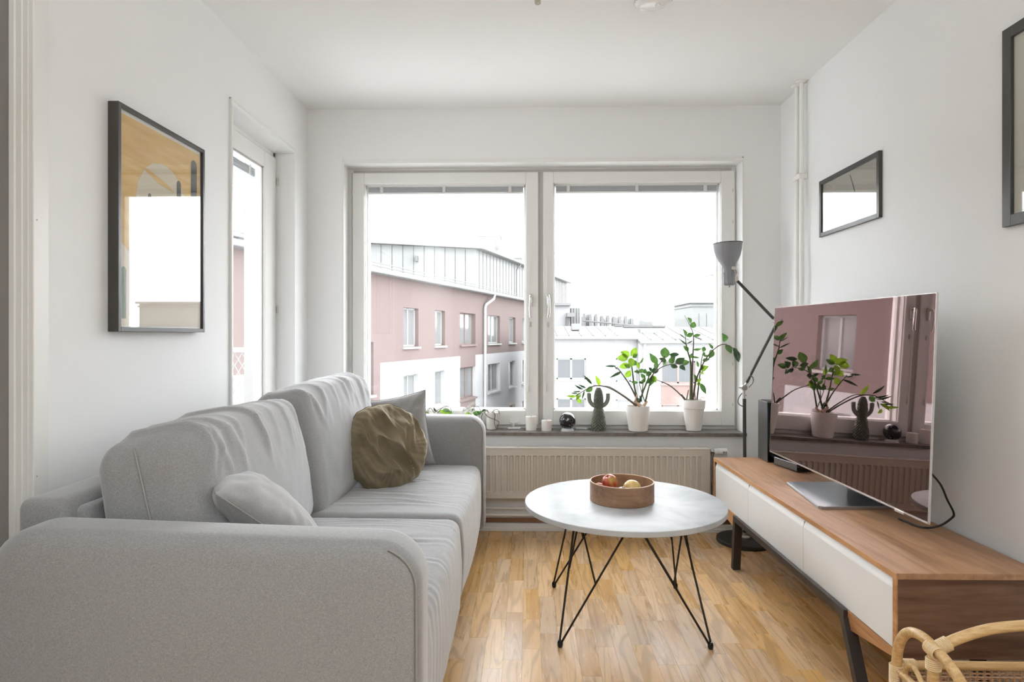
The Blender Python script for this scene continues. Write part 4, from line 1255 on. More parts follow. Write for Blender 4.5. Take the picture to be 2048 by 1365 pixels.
def art1(o, s, d, W_, H_):
    # desert-like abstract: mustard ground, beige arch, charcoal rounded strokes
    shape(o, s, d, [(-W_ / 2, -H_ / 2), (W_ / 2, -H_ / 2), (W_ / 2, H_ / 2), (-W_ / 2, H_ / 2)], M['paper'], 'print')
    e = 0.006
    shape(o, s, d + 0.0005, [(-W_ / 2 + e, -H_ / 2 + e), (W_ / 2 - e, -H_ / 2 + e), (W_ / 2 - e, H_ / 2 - e * 2), (-W_ / 2 + e, H_ / 2 - e * 2)], M['mustard'], 'mustard_ground')
    shape(o, s, d + 0.0010, rounded_col(-W_ * 0.32, W_ * 0.30, -H_ * 0.30, H_ * 0.335), M['beigeprint'], 'beige_arch')
    shape(o, s, d + 0.0016, [(-W_ / 2 + e, -H_ / 2 + e), (W_ / 2 - e, -H_ / 2 + e), (W_ / 2 - e, -H_ * 0.22), (0.02, -H_ * 0.28), (-W_ * 0.3, -H_ * 0.2), (-W_ / 2 + e, -H_ * 0.1)], M['glareprint'], 'glare_lightened_hill')
    for (y, w_, z0, z1) in ((0.40, 0.085, 0.10, 0.435), (0.19, 0.055, 0.12, 0.285), (-0.17, 0.035, 0.10, 0.160)):
        shape(o, s, d + 0.0015, rounded_col(W_ * y - W_ * w_ / 2, W_ * y + W_ * w_ / 2, H_ * z0, H_ * z1), M['blackprint'], 'charcoal_stroke')
    shape(o, s, d + 0.0015, [(-0.26 * W_, 0.275 * H_), (-0.20 * W_, 0.278 * H_), (0.02 * W_, 0.245 * H_), (0.14 * W_, 0.21 * H_), (-0.06 * W_, 0.225 * H_)], M['mustard'], 'mustard_stroke')
    for (y, w_, z0, z1) in ((-0.365, 0.06, -0.45, -0.12), (-0.45, 0.05, -0.46, -0.22)):
        shape(o, s, d + 0.0022, rounded_col(W_ * y - W_ * w_ / 2, W_ * y + W_ * w_ / 2, H_ * z0, H_ * z1), M['greenprint'], 'sage_stroke')
def art2(o, s, d, W_, H_):
    shape(o, s, d, [(-W_ / 2, -H_ / 2), (W_ / 2, -H_ / 2), (W_ / 2, H_ / 2), (-W_ / 2, H_ / 2)], M['greyprint'], 'print')
    shape(o, s, d + 0.0005, [(-W_ * 0.12, H_ * 0.06), (-W_ * 0.105, H_ * 0.06), (-W_ * 0.02, H_ * 0.42), (-W_ * 0.035, H_ * 0.42)], M['blackprint'], 'pen_stroke')
def art3(o, s, d, W_, H_):
    shape(o, s, d, [(-W_ / 2, -H_ / 2), (W_ / 2, -H_ / 2), (W_ / 2, H_ / 2), (-W_ / 2, H_ / 2)], M['greyprint3'], 'print')
M['greyprint3'] = newmat('pale_olive_print', (0.50, 0.485, 0.41), 0.7)
picture((XL + 0.0005, 2.180, 1.5265), 0.522, 0.722, 1, 0.014, 0.0345, 'tall dark-framed mustard abstract print on the left wall', art1)
picture((XR - 0.0005, 2.913, 1.786), 0.538, 0.280, -1, 0.020, 0.0150, 'small wide dark-framed picture on the right wall above television', art2)
picture((XR - 0.0005, 1.742, 1.789), 0.450, 0.606, -1, 0.034, 0.0150, 'large dark-framed picture cut off by right picture edge', art3)

# ------------------------------------------------------------------ window sill things
SZ = 0.585
def candle(x, y, r, h, label):
    o = empty('candle', (x, y, SZ)); tag(o, label, 'candle')
    bm = B(); lathe(bm, [(0, 0), (r - 0.001, 0), (r, 0.001), (r, h - 0.001), (r - 0.002, h), (r - 0.004, h), (r * 0.7, h - 0.004), (0, h - 0.006)], 36); obj('wax', bm, M['wax'], o, 40)
    obj('wick', tube(B(), [(0, 0, h - 0.006), (0.001, 0, h + 0.004)], 0.001, 6), M['wick'], o)
candle(0.016, 3.750, 0.0325, 0.084, 'taller white pillar candle on the sill below the window mullion')
candle(0.108, 3.735, 0.0305, 0.062, 'shorter white pillar candle on the sill right of the taller one')
gl = empty('stone_globe', (0.232, 3.735, SZ)); tag(gl, 'black speckled stone ball on a glass ring on the sill', 'ornament')
bm = B(); bmesh.ops.create_uvsphere(bm, u_segments=36, v_segments=24, radius=0.0495, matrix=Matrix.Translation((0, 0, 0.0585))); obj('ball', bm, M['globe'], gl, 60)
bm = B(); lathe(bm, [(0.020, 0.0), (0.040, 0.0), (0.036, 0.010), (0.026, 0.016), (0.020, 0.0)], 32); obj('glass_ring', bm, newmat('clear_ring', (0.6, 0.6, 0.6), 0.08), gl, 40)

# ceramic cactus with overlapping diamond scales
ca = empty('cactus_figurine', (0.418, 3.742, SZ)); tag(ca, 'green glazed ceramic cactus figure with two arms on the sill', 'ornament')
kp = [(0.0, 0.0405), (0.02, 0.0425), (0.05, 0.0420), (0.08, 0.0375), (0.115, 0.0315), (0.135, 0.0265), (0.16, 0.0285), (0.19, 0.0290), (0.215, 0.0262), (0.24, 0.0205), (0.255, 0.0125), (0.262, 0.0)]
def krad(z):
    for (a, ra), (b, rb) in zip(kp, kp[1:]):
        if a <= z <= b:
            t = (z - a) / (b - a); return ra + (rb - ra) * t
    return 0
bm = B(); NA, NZ = 120, 130; rings = []
for j in range(NZ + 1):
    z = 0.258 * j / NZ; ring = []
    for i in range(NA):
        a = 2 * PI * i / NA
        u = a * 14 / (2 * PI); v = z / 0.0185
        p, q_ = (u + v) % 1.0, (v - u) % 1.0
        h = max(0, 1 - max(abs(p - 0.5), abs(q_ - 0.5)) * 2)
        h = min(1, h * 2.2) * (1.25 - 0.9 * ((p + q_) / 2))
        r = krad(z) * (0.85 + 0.22 * h)
        ring.append(bm.verts.new((r * math.cos(a), r * math.sin(a), z)))
    rings.append(ring)
for a, b in zip(rings, rings[1:]):
    for i in range(NA): bm.faces.new((a[i], a[(i + 1) % NA], b[(i + 1) % NA], b[i]))
bm.faces.new(rings[0][::-1]); bm.faces.new(rings[-1])
obj('body', bm, M['cactus'], ca, 30)
for s in (-1, 1):
    pts = curve([(s * 0.015, 0, 0.142), (s * 0.036, 0, 0.155), (s * 0.052, 0, 0.176), (s * 0.0565, 0, 0.200), (s * 0.0565, 0, 0.218), (s * 0.0565, 0, 0.2265)], 6)
    n = len(pts); rad = [0.0125] * n
    rad[-1] = 0.003; rad[-2] = 0.0065; rad[-3] = 0.0092; rad[-4] = 0.011
    obj('arm', tube(B(), pts, rad, 16), M['cactusarm'], ca, 60)

# ---- leafy pot plants
def leaf_bm(L, Wd_, curl=0.15, pointed=1.0):
    bm = B(); n = 7; rows = []
    for i in range(n + 1):
        t = i / n
        w_ = Wd_ / 2 * (math.sin(PI * min(1, t ** 0.82)) ** (0.75 if pointed < 1 else 0.95)) * (1.0 if t < 0.98 else 0)
        z = L * t; y = -curl * L * math.sin(PI * t * 0.9) * 0.6
        if i in (0, n): rows.append([bm.verts.new((0, y, z))])
        else: rows.append([bm.verts.new((-w_, y - w_ * 0.30, z)), bm.verts.new((-w_ * 0.5, y - w_ * 0.08, z)), bm.verts.new((0, y, z)), bm.verts.new((w_ * 0.5, y - w_ * 0.08, z)), bm.verts.new((w_, y - w_ * 0.30, z))])
    for a, b in zip(rows, rows[1:]):
        if len(a) == 1:
            for k in range(4): bm.faces.new((a[0], b[k + 1], b[k]))
        elif len(b) == 1:
            for k in range(4): bm.faces.new((a[k], a[k + 1], b[0]))
        else:
            for k in range(4): bm.faces.new((a[k], a[k + 1], b[k + 1], b[k]))
    return bm
lr = random.Random(77)
def leaf(root, p, q_, wpx, mat='leaf', dep=None, Y=3.74):
    """leaf from base pixel p to tip pixel q_, width in pixels, with its own depth and tilt"""
    da, db = (dep if dep else (lr.uniform(-0.02, 0.02), lr.uniform(-0.045, 0.02)))
    a = at(p[0], p[1], Y + da); b = at(q_[0], q_[1], Y + db)
    d = b - a; L = d.length
    wd = wpx * Y / F
    o = obj('leaf', leaf_bm(L, wd * 1.08, lr.uniform(0.05, 0.25)), M[mat], root, 60)
    z = d.normalized()
    view = Vector((0.0, 1.0, 0.0)); y = (view - z * view.dot(z)).normalized(); x = y.cross(z)
    m = Matrix((x, y, z)).transposed() @ Matrix.Rotation(lr.uniform(-0.35, 0.35), 3, 'Z')
    o.rotation_euler = m.to_euler(); o.location = a - root.location
def stem(root, pix, r0, r1, mat='stem', Y=3.74, d0=0.0, d1=0.0):
    n = len(pix); pts = [at(u, v, Y + d0 + (d1 - d0) * i / (n - 1)) for i, (u, v) in enumerate(pix)]
    c = curve(pts, 5); m_ = len(c)
    obj('stem', rel(tube(B(), c, [r0 + (r1 - r0) * i / (m_ - 1) for i in range(m_)], 8), root), M[mat], root, 60)
def pot(root, prof, rim=None):
    bm = B(); lathe(bm, prof, 48); obj('pot', bm, M['pot'], root, 35)
p1 = empty('potted_plant', (0.652, 3.735, SZ)); tag(p1, 'zamioculcas plant with arching stems in plain tapered white pot on sill', 'plant')
pot(p1, [(0, 0), (0.052, 0), (0.0565, 0.004), (0.0665, 0.075), (0.0735, 0.148), (0.0725, 0.150), (0.070, 0.148), (0.066, 0.120), (0, 0.120)])
bm = B(); lathe(bm, [(0, 0.128), (0.03, 0.130), (0.067, 0.126), (0.067, 0.122)], 32); obj('soil', bm, M['soil'], p1, 60)
for (a, b, r) in (((1281, 812), (1268, 802), 0.013), ((1287, 812), (1295, 803), 0.011), ((1268, 812), (1274, 790), 0.007)):
    stem(p1, [a, ((a[0] + b[0]) / 2, (a[1] + b[1]) / 2), b], r, 0.005, 'tuber', 3.735)
stem(p1, [(1280, 812), (1262, 775), (1247, 752), (1234, 735)], 0.0055, 0.0025, 'stemdark')
stem(p1, [(1278, 812), (1269, 775), (1265, 745), (1262, 722)], 0.006, 0.0035)
stem(p1, [(1278, 808), (1286, 784), (1294, 764), (1299, 750)], 0.0065, 0.004)
stem(p1, [(1289, 812), (1294, 790), (1300, 766), (1306, 748)], 0.006, 0.0035)
stem(p1, [(1290, 805), (1283, 783), (1279, 766), (1278, 725)], 0.003, 0.002)
stem(p1, [(1283, 795), (1286, 770), (1290, 752)], 0.003, 0.002)
stem(p1, [(1272, 812), (1250, 795), (1222, 778), (1201, 772), (1184, 774), (1168, 782), (1152, 792)], 0.005, 0.002, 'stemdark', 3.72, 0.0, -0.05)
stem(p1, [(1274, 812), (1248, 792), (1220, 775), (1201, 772), (1186, 771)], 0.0045, 0.002, 'stemdark', 3.73, 0.0, 0.02)
stem(p1, [(1298, 764), (1307, 748), (1318, 738), (1337, 730), (1366, 727)], 0.004, 0.002, 'stemdark', 3.73, 0, -0.06)
stem(p1, [(1310, 745), (1316, 733), (1323, 723), (1330, 712)], 0.0035, 0.002, 'stemdark', 3.73, 0, -0.03)
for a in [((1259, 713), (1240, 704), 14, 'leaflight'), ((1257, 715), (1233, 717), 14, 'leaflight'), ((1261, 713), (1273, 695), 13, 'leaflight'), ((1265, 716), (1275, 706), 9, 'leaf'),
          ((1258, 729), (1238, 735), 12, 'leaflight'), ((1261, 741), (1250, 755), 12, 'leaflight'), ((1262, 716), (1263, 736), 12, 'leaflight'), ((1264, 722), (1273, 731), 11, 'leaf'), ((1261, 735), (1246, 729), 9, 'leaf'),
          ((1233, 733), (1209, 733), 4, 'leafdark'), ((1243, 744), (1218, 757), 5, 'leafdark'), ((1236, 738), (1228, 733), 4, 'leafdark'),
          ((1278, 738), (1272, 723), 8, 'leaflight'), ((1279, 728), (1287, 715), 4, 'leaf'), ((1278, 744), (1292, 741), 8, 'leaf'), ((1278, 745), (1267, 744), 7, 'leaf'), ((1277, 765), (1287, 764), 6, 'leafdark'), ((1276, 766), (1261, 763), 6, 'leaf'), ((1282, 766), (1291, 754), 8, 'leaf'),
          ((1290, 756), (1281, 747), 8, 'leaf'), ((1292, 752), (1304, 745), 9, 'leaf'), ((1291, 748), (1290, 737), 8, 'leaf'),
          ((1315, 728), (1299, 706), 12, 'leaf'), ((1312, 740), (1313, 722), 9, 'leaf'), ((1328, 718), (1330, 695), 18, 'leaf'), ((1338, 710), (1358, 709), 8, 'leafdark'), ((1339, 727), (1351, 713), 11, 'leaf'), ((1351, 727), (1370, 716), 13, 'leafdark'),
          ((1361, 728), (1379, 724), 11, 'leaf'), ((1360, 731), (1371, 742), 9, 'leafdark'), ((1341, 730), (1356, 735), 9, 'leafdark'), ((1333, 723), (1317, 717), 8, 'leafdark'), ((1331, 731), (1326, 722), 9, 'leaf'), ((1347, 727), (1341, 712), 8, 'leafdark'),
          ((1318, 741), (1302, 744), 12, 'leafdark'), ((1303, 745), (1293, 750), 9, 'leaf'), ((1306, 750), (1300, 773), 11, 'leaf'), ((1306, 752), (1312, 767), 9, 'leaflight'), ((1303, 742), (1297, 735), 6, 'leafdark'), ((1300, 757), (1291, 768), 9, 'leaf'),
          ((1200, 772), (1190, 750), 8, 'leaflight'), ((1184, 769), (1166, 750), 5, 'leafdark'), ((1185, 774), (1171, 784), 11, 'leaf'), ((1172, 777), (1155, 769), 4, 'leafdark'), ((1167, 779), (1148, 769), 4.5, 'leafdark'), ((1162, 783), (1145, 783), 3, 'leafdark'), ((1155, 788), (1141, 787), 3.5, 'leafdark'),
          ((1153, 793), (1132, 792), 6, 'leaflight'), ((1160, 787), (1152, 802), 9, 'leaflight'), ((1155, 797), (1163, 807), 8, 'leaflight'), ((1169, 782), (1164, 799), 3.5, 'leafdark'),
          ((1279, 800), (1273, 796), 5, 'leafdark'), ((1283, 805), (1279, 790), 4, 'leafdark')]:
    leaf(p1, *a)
p2 = empty('potted_plant', (0.985, 3.757, SZ)); tag(p2, 'tall leafy zamioculcas plant in white pot with banded rim on sill', 'plant')
pot(p2, [(0, 0), (0.040, 0), (0.0445, 0.004), (0.0615, 0.132), (0.0655, 0.134), (0.0695, 0.182), (0.0685, 0.184), (0.066, 0.182), (0.062, 0.150), (0, 0.150)])
bm = B(); lathe(bm, [(0, 0.162), (0.03, 0.164), (0.062, 0.160), (0.062, 0.155)], 32); obj('soil', bm, M['soil'], p2, 60)
Y2 = 3.757
stem(p2, [(1381, 800), (1382, 760), (1381, 725), (1376, 705), (1372, 688), (1371, 674)], 0.0075, 0.0025, 'stem', Y2)
stem(p2, [(1384, 800), (1384, 755), (1386, 710), (1387, 674), (1382, 656), (1369, 631)], 0.006, 0.001, 'stemdark', Y2)
stem(p2, [(1394, 800), (1399, 757), (1403, 722), (1407, 703)], 0.005, 0.002, 'stemdark', Y2)
stem(p2, [(1386, 800), (1392, 762), (1407, 726), (1427, 700), (1448, 689), (1470, 699)], 0.0055, 0.002, 'stemdark', Y2, 0.0, -0.10)
stem(p2, [(1391, 800), (1389, 782), (1391, 762)], 0.003, 0.002, 'stemdark', Y2)
stem(p2, [(1370, 800), (1364, 793), (1340, 772), (1313, 760)], 0.0055, 0.0022, 'stemdark', Y2, 0.0, -0.03)
stem(p2, [(1370, 800), (1366, 794), (1362, 789)], 0.007, 0.005, 'leafdark', Y2)
stem(p2, [(1373, 800), (1375, 790), (1377, 780)], 0.004, 0.003, 'stem', Y2)
stem(p2, [(1400, 800), (1403, 795), (1410, 797)], 0.002, 0.002, 'tuber', Y2)
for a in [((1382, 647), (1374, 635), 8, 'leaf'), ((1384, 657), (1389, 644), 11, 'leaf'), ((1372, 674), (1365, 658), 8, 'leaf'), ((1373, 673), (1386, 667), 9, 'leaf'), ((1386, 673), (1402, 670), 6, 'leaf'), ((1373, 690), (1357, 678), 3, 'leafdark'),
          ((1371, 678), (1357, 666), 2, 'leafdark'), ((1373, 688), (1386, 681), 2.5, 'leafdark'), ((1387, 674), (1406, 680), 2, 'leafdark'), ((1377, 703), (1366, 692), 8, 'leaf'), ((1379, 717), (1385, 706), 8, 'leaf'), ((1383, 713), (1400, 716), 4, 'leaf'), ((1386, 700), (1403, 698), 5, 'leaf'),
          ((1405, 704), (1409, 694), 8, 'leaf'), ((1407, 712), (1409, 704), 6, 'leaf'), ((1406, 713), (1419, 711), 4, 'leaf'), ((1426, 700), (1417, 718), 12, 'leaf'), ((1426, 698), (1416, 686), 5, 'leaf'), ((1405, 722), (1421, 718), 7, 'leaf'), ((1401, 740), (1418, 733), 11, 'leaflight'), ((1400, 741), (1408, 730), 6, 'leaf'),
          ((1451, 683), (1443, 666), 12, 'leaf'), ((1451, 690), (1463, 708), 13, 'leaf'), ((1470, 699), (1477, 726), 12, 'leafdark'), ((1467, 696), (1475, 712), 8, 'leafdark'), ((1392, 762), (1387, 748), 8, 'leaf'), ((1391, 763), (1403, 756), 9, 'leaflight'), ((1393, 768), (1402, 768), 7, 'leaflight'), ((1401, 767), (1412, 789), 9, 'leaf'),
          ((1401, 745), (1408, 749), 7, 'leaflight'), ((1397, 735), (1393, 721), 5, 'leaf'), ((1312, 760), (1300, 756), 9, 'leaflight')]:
    leaf(p2, a[0], a[1], a[2], a[3], None, Y2)

# three small pots half hidden behind the far sofa arm
def rootcurl(root, seed, c, rng, n=5):
    rr = random.Random(seed)
    for k in range(n):
        pts = [(c[0] + rr.uniform(-4, 4), c[1])]
        u, v = pts[0]
        dirn = rng[k % len(rng)]
        pts += [(u + dirn[0] * 0.45, v + dirn[1]), (u + dirn[0] * 0.9, v + dirn[1] * 0.9), (u + dirn[0] * 1.1, v + dirn[1] * 0.2 + 4)]
        stem(root, pts, 0.0022, 0.0015, 'stemdark', root.location.y)
o1 = empty('orchid_pot', (-0.590, 3.765, SZ)); tag(o1, 'leftmost small white pot with thick green leaf and curling roots', 'plant')
pot(o1, [(0, 0), (0.036, 0), (0.042, 0.10), (0.040, 0.10), (0.038, 0.09), (0, 0.088)])
rootcurl(o1, 2, (872, 826), [(-18, -10), (26, -12), (-14, -8), (30, -9)], 4)
for a in [((878, 822), (905, 828), 8, 'leaflight'), ((885, 820), (905, 826), 7, 'leaf'), ((860, 830), (845, 824), 6, 'leaf'), ((866, 832), (850, 833), 6, 'leafdark'), ((872, 824), (867, 816), 4, 'leafdark')]: leaf(o1, a[0], a[1], a[2], a[3], None, 3.76)
o2 = empty('orchid_planter', (-0.372, 3.765, SZ)); tag(o2, 'low white planter with white flowers and green leaves behind the sofa arm', 'plant')
obj('pot', box(-0.066, 0.066, -0.035, 0.035, 0, 0.088, 0.006, 2), M['pot'], o2)
for a in [((945, 824), (962, 829), 9, 'leaf'), ((950, 828), (953, 838), 7, 'leaf'), ((935, 826), (948, 818), 7, 'leaf'), ((930, 828), (945, 830), 7, 'leaflight')]: leaf(o2, a[0], a[1], a[2], a[3], None, 3.75)
M['petal'] = newmat('white_petal', (0.85, 0.85, 0.82), 0.6)
for k, (u, v) in enumerate([(940, 816), (934, 820), (947, 821), (940, 823), (929, 823)]):
    c = at(u, v, 3.745); bm = B()
    for j in range(5):
        a = 2 * PI * j / 5 + k; lb = leaf_bm(0.016, 0.012, 0.1)
        mm = Matrix.Rotation(a, 4, 'Y') @ Matrix.Rotation(0.3, 4, 'X'); bmesh.ops.transform(lb, matrix=Matrix.Translation(c) @ mm, verts=lb.verts)
        tmp = bpy.data.meshes.new('t'); lb.to_mesh(tmp); lb.free(); bm.from_mesh(tmp); bpy.data.meshes.remove(tmp)
    obj('flower', rel(bm, o2), M['petal'], o2, 60)
rootcurl(o2, 5, (940, 824), [(-14, -8), (18, -10)], 2)
o3 = empty('orchid_pot', (-0.225, 3.775, SZ)); tag(o3, 'tapered white pot trailing brown roots right of the sofa arm', 'plant')
pot(o3, [(0, 0), (0.026, 0), (0.030, 0.003), (0.040, 0.102), (0.0385, 0.103), (0.037, 0.095), (0, 0.092)])
rootcurl(o3, 8, (980, 826), [(-14, -6), (14, -6), (-6, -5)], 3)
stem(o3, [(986, 824), (990, 830), (989, 845), (991, 856)], 0.002, 0.0015, 'stemdark', 3.735)
stem(o3, [(968, 824), (976, 834), (990, 840), (998, 846), (993, 858)], 0.002, 0.0015, 'stemdark', 3.73)
stem(o3, [(966, 826), (963, 836), (967, 848)], 0.002, 0.0015, 'stemdark', 3.735)
for a in [((964, 826), (952, 822), 6, 'leaf'), ((962, 824), (972, 820), 4, 'leafdark')]: leaf(o3, a[0], a[1], a[2], a[3], None, 3.75)

# ------------------------------------------------------------------ ceiling fittings
cl = empty('ceiling_lamp', (0.494, 2.465, 2.463)); tag(cl, 'small round glossy white ceiling lamp with chrome rim', 'lamp')
tilt = Matrix.Rotation(R(-8), 3, 'Y') @ Matrix.Rotation(R(6), 3, 'X')
def tl_(bm): bmesh.ops.rotate(bm, cent=(0, 0, 0), matrix=tilt, verts=bm.verts); return bm
bm = B(); lathe(bm, [(0, -0.022), (0.03, -0.020), (0.055, -0.014), (0.072, -0.004), (0.078, 0.006), (0, 0.006)], 48); obj('dome', tl_(bm), newmat('gloss_white', (0.82, 0.82, 0.81), 0.12), cl, 50)
bm = B(); lathe(bm, [(0.078, 0.004), (0.081, 0.010), (0.076, 0.022), (0.04, 0.030), (0, 0.031), (0, 0.004), (0.078, 0.004)], 48); obj('rim', tl_(bm), M['chrome'], cl, 50)
bm = B(); lathe(bm, [(0, -0.0275), (0.010, -0.027), (0.012, -0.020), (0, -0.020)], 20, (0.006, -0.02, 0)); obj('button', tl_(bm), M['plastic'], cl, 50)
bm = B(); lathe(bm, [(0, 0.025), (0.03, 0.025), (0.03, 0.037), (0, 0.037)], 24); obj('canopy', bm, M['plastic'], cl, 50)
hk = empty('ceiling_hook', (0.037, 2.50, ZC)); tag(hk, 'small beige ceiling outlet with metal hook', 'hook')
bm = B(); lathe(bm, [(0, 0), (0.0125, 0), (0.0125, -0.018), (0.010, -0.021), (0, -0.021)], 20); obj('outlet', bm, newmat('aged_plastic', (0.45, 0.42, 0.35), 0.5), hk, 40)
bm = B(); tube(bm, curve([(0, -0.012, 0), (0, -0.013, -0.018), (0.004, -0.013, -0.024), (0.008, -0.013, -0.019)], 5), 0.0018, 6); obj('hook', bm, M['zinc'], hk, 50)

# ------------------------------------------------------------------ rattan basket at the lower right corner
bk = empty('rattan_basket', (1.14, 1.375, 0)); tag(bk, 'rattan basket with bent cane handle in front of the bench', 'basket')
bx0, bx1, by0, by1 = 0.872, 1.40, 1.235, 1.505
RZ = 0.372
def cane(name, pts, r, n=7, mat='cane', seg=12): return obj(name, rel(tube(B(), curve(pts, n), r, seg), bk), M[mat], bk, 60)
for y in (by1, by0): cane('rim', [(bx0, y, RZ), ((bx0 + bx1) / 2, y, RZ), (bx1, y, RZ)], 0.0105)
for x in (bx0, bx1): cane('rim', [(x, by0, RZ - 0.01), (x, (by0 + by1) / 2, RZ - 0.01), (x, by1, RZ - 0.01)], 0.008)
for x, s in ((bx0, 1), (bx1, -1)):
    ar = [(x, by1, 0.02), (x, by1, 0.20), (x, by1, 0.36), (x, by1 - 0.015, 0.435), (x, by1 - 0.06, 0.478), (x + s * 0.002, (by0 + by1) / 2 + 0.005, 0.482), (x + s * 0.002, by0 + 0.05, 0.45), (x, by0 + 0.015, 0.39), (x, by0, 0.30), (x, by0, 0.02)]
    cane('arch', ar, 0.0112)
    cane('post', [(x, (by0 + by1) / 2, 0.02), (x, (by0 + by1) / 2, 0.25), (x, (by0 + by1) / 2, 0.468)], 0.0115)
    cane('inner_arch', [(x + s * 0.004, by1 - 0.02, 0.30), (x + s * 0.004, by1 - 0.03, 0.375), (x + s * 0.004, by1 - 0.06, 0.398), (x + s * 0.004, by1 - 0.10, 0.365), (x + s * 0.004, by1 - 0.12, 0.31)], 0.0055)
ym = (by0 + by1) / 2
cane('handle', [(bx0, ym, 0.474), (bx0 + 0.05, ym, 0.500), (bx0 + 0.12, ym, 0.522), (bx0 + 0.20, ym, 0.531), ((bx0 + bx1) / 2, ym, 0.534), (bx1 - 0.20, ym, 0.531), (bx1 - 0.12, ym, 0.522), (bx1 - 0.05, ym, 0.500), (bx1, ym, 0.474)], 0.0112)
def wrap(_, p, d, r, n, pitch=0.0042, rr=0.0022):
    bm = B(); d = Vector(d).normalized(); a = d.orthogonal().normalized(); b = d.cross(a); p = Vector(p)
    for k in range(n):
        c = p + d * (k * pitch)
        tube(bm, [c + (a * math.cos(2 * PI * i / 14) + b * math.sin(2 * PI * i / 14)) * r for i in range(14)], rr, 5, closed=True)
    obj('binding', rel(bm, bk), M['binding'], bk, 60)
bm = None
for x, s in ((bx0, 1), (bx1, -1)):
    wrap(bm, (x, by1, 0.30), (0, 0, 1), 0.014, 18); wrap(bm, (x, by0, 0.30), (0, 0, 1), 0.014, 18)
    wrap(bm, (x, ym, 0.435), (0, 0, 1), 0.0135, 6); wrap(bm, (x + s * 0.012, ym, 0.481), (s * 1, 0, 0.5), 0.0135, 6)
    wrap(bm, (x, ym - 0.016, 0.474), (0, 1, 0.1), 0.0138, 8)
    for y in (by0, by1): wrap(bm, (x + s * 0.016, y, RZ), (s, 0, 0), 0.0125, 7)
# woven sides
def woven(bm, p, q_, z0, z1, pitch=0.0062, up=0.017):
    p, q_ = Vector(p), Vector(q_); d = (q_ - p); L = d.length; d.normalize(); nrm = Vector((-d.y, d.x, 0))
    rows = int((z1 - z0) / pitch); ns = int(L / (up / 2))
    for r in range(rows):
        z = z0 + r * pitch; pts = []
        for k in range(ns + 1):
            pts.append(p + d * (L * k / ns) + nrm * (0.0032 * (1 if (k // 1 + r) % 2 else -1) * (1 if k % 2 else 0)) + Vector((0, 0, z)))
        tube(bm, pts, 0.0030, 4)
    n = int(L / up)
    for k in range(n + 1):
        c = p + d * (up * k); tube(bm, [c + Vector((0, 0, z0)), c + Vector((0, 0, z1))], 0.0028, 5)
bm = B()
woven(bm, (bx0, by1, 0), (bx1, by1, 0), 0.03, RZ - 0.008); woven(bm, (bx0, by0, 0), (bx1, by0, 0), 0.03, RZ - 0.008)
woven(bm, (bx0, by0, 0), (bx0, by1, 0), 0.03, RZ - 0.012); woven(bm, (bx1, by0, 0), (bx1, by1, 0), 0.03, RZ - 0.012)
o = obj('wicker_sides', rel(bm, bk), M['wicker'], bk, 60); o['kind'] = 'stuff'
obj('bottom', rel(box(bx0, bx1, by0, by1, 0.015, 0.025), bk), M['wicker'], bk)

# ------------------------------------------------------------------ outdoors: courtyard and buildings
g = struct('ground', box(-60, 80, 6, 160, -9.6, -9.4), M['ext_ground'], None, 'courtyard ground')
F0 = Vector((-5.1, 25.5, 0)); FD = Vector((0.2696, 0.9630, 0)); FN = Vector((0.9630, -0.2696, 0))   # facade origin, direction, outward normal
def s_of(u):
    a = (u - 1024) / F; dx = -math.sin(PSI) + math.cos(PSI) * a; dy = math.cos(PSI) + math.sin(PSI) * a
    m_ = dx / dy
    # (F0.x + s FD.x) = m (F0.y + s FD.y)
    return (m_ * F0.y - F0.x) / (FD.x - m_ * FD.y)
def fbox(bm, s0, s1, n0, n1, z0, z1):
    """box in facade coordinates: along, outward, up"""
    vs = []
    for s in (s0, s1):
        for n in (n0, n1):
            for z in (z0, z1):
                p = F0 + FD * s + FN * n; vs.append(bm.verts.new((p.x, p.y, z)))
    for f in ((0, 1, 3, 2), (4, 6, 7, 5), (0, 4, 5, 1), (2, 3, 7, 6), (0, 2, 6, 4), (1, 5, 7, 3)): bm.faces.new([vs[i] for i in f])
    return bm
S0, S1 = -21.0, 34.0
pb = empty('apartment_building', (F0.x, F0.y, -9.4)); tag(pb, 'long terracotta and white apartment building with pale metal top storey', 'building')
PB = Vector(pb.location)
def prel(bm): bmesh.ops.translate(bm, vec=-PB, verts=bm.verts); return bm
EZ = 3.48
rowsz = [(0.68, 2.30), (-2.12, -0.50), (-4.92, -3.30), (-7.72, -6.10)]
cols_u = [(807, 837, 2, 0), (870, 890, 1, 0), (920, 951, 2, 1), (976, 1000, 2, 0), (1018, 1031, 1, 0), (1044, 1060, 2, 0)]
wins = [(s_of(a), s_of(b), n, p) for (a, b, n, p) in cols_u]
extra = [(-4.55, -3.2, 2, 1)]
s = -7.6
far_left = [(-8.6, -7.2, 2, 0), (-12.4, -11.2, 2, 0), (-17.0, -15.6, 2, 0)]
sx = wins[-1][1]
beyond = [(sx + 2.2 + k * 3.4, sx + 3.5 + k * 3.4, 2, 0) for k in range(4)]
allw = far_left + wins + beyond
white_spans = [(S0, -9.6), (-8.9 + 0.0, -5.6)] if False else [(S0, -6.0), (s_of(760.5), s_of(920.5)), (s_of(951), S1)]
WZ = 0.10
holes = []
for (a, b, n, p) in allw:
    for r, (z0, z1) in enumerate(rowsz): holes.append((a, b, z0, z1, n, p, r))
bd_s = (s_of(716), s_of(747))
holes.append((bd_s[0], bd_s[1], -1.05, 0.90, 2, 2, 0))
sb = sorted({round(v, 4) for h in holes for v in h[:2]} | {S0, S1} | {round(v, 4) for w_ in white_spans for v in w_})
zb = sorted({round(v, 4) for h in holes for v in h[2:4]} | {-9.4, WZ, EZ})
pk, wh = B(), B()
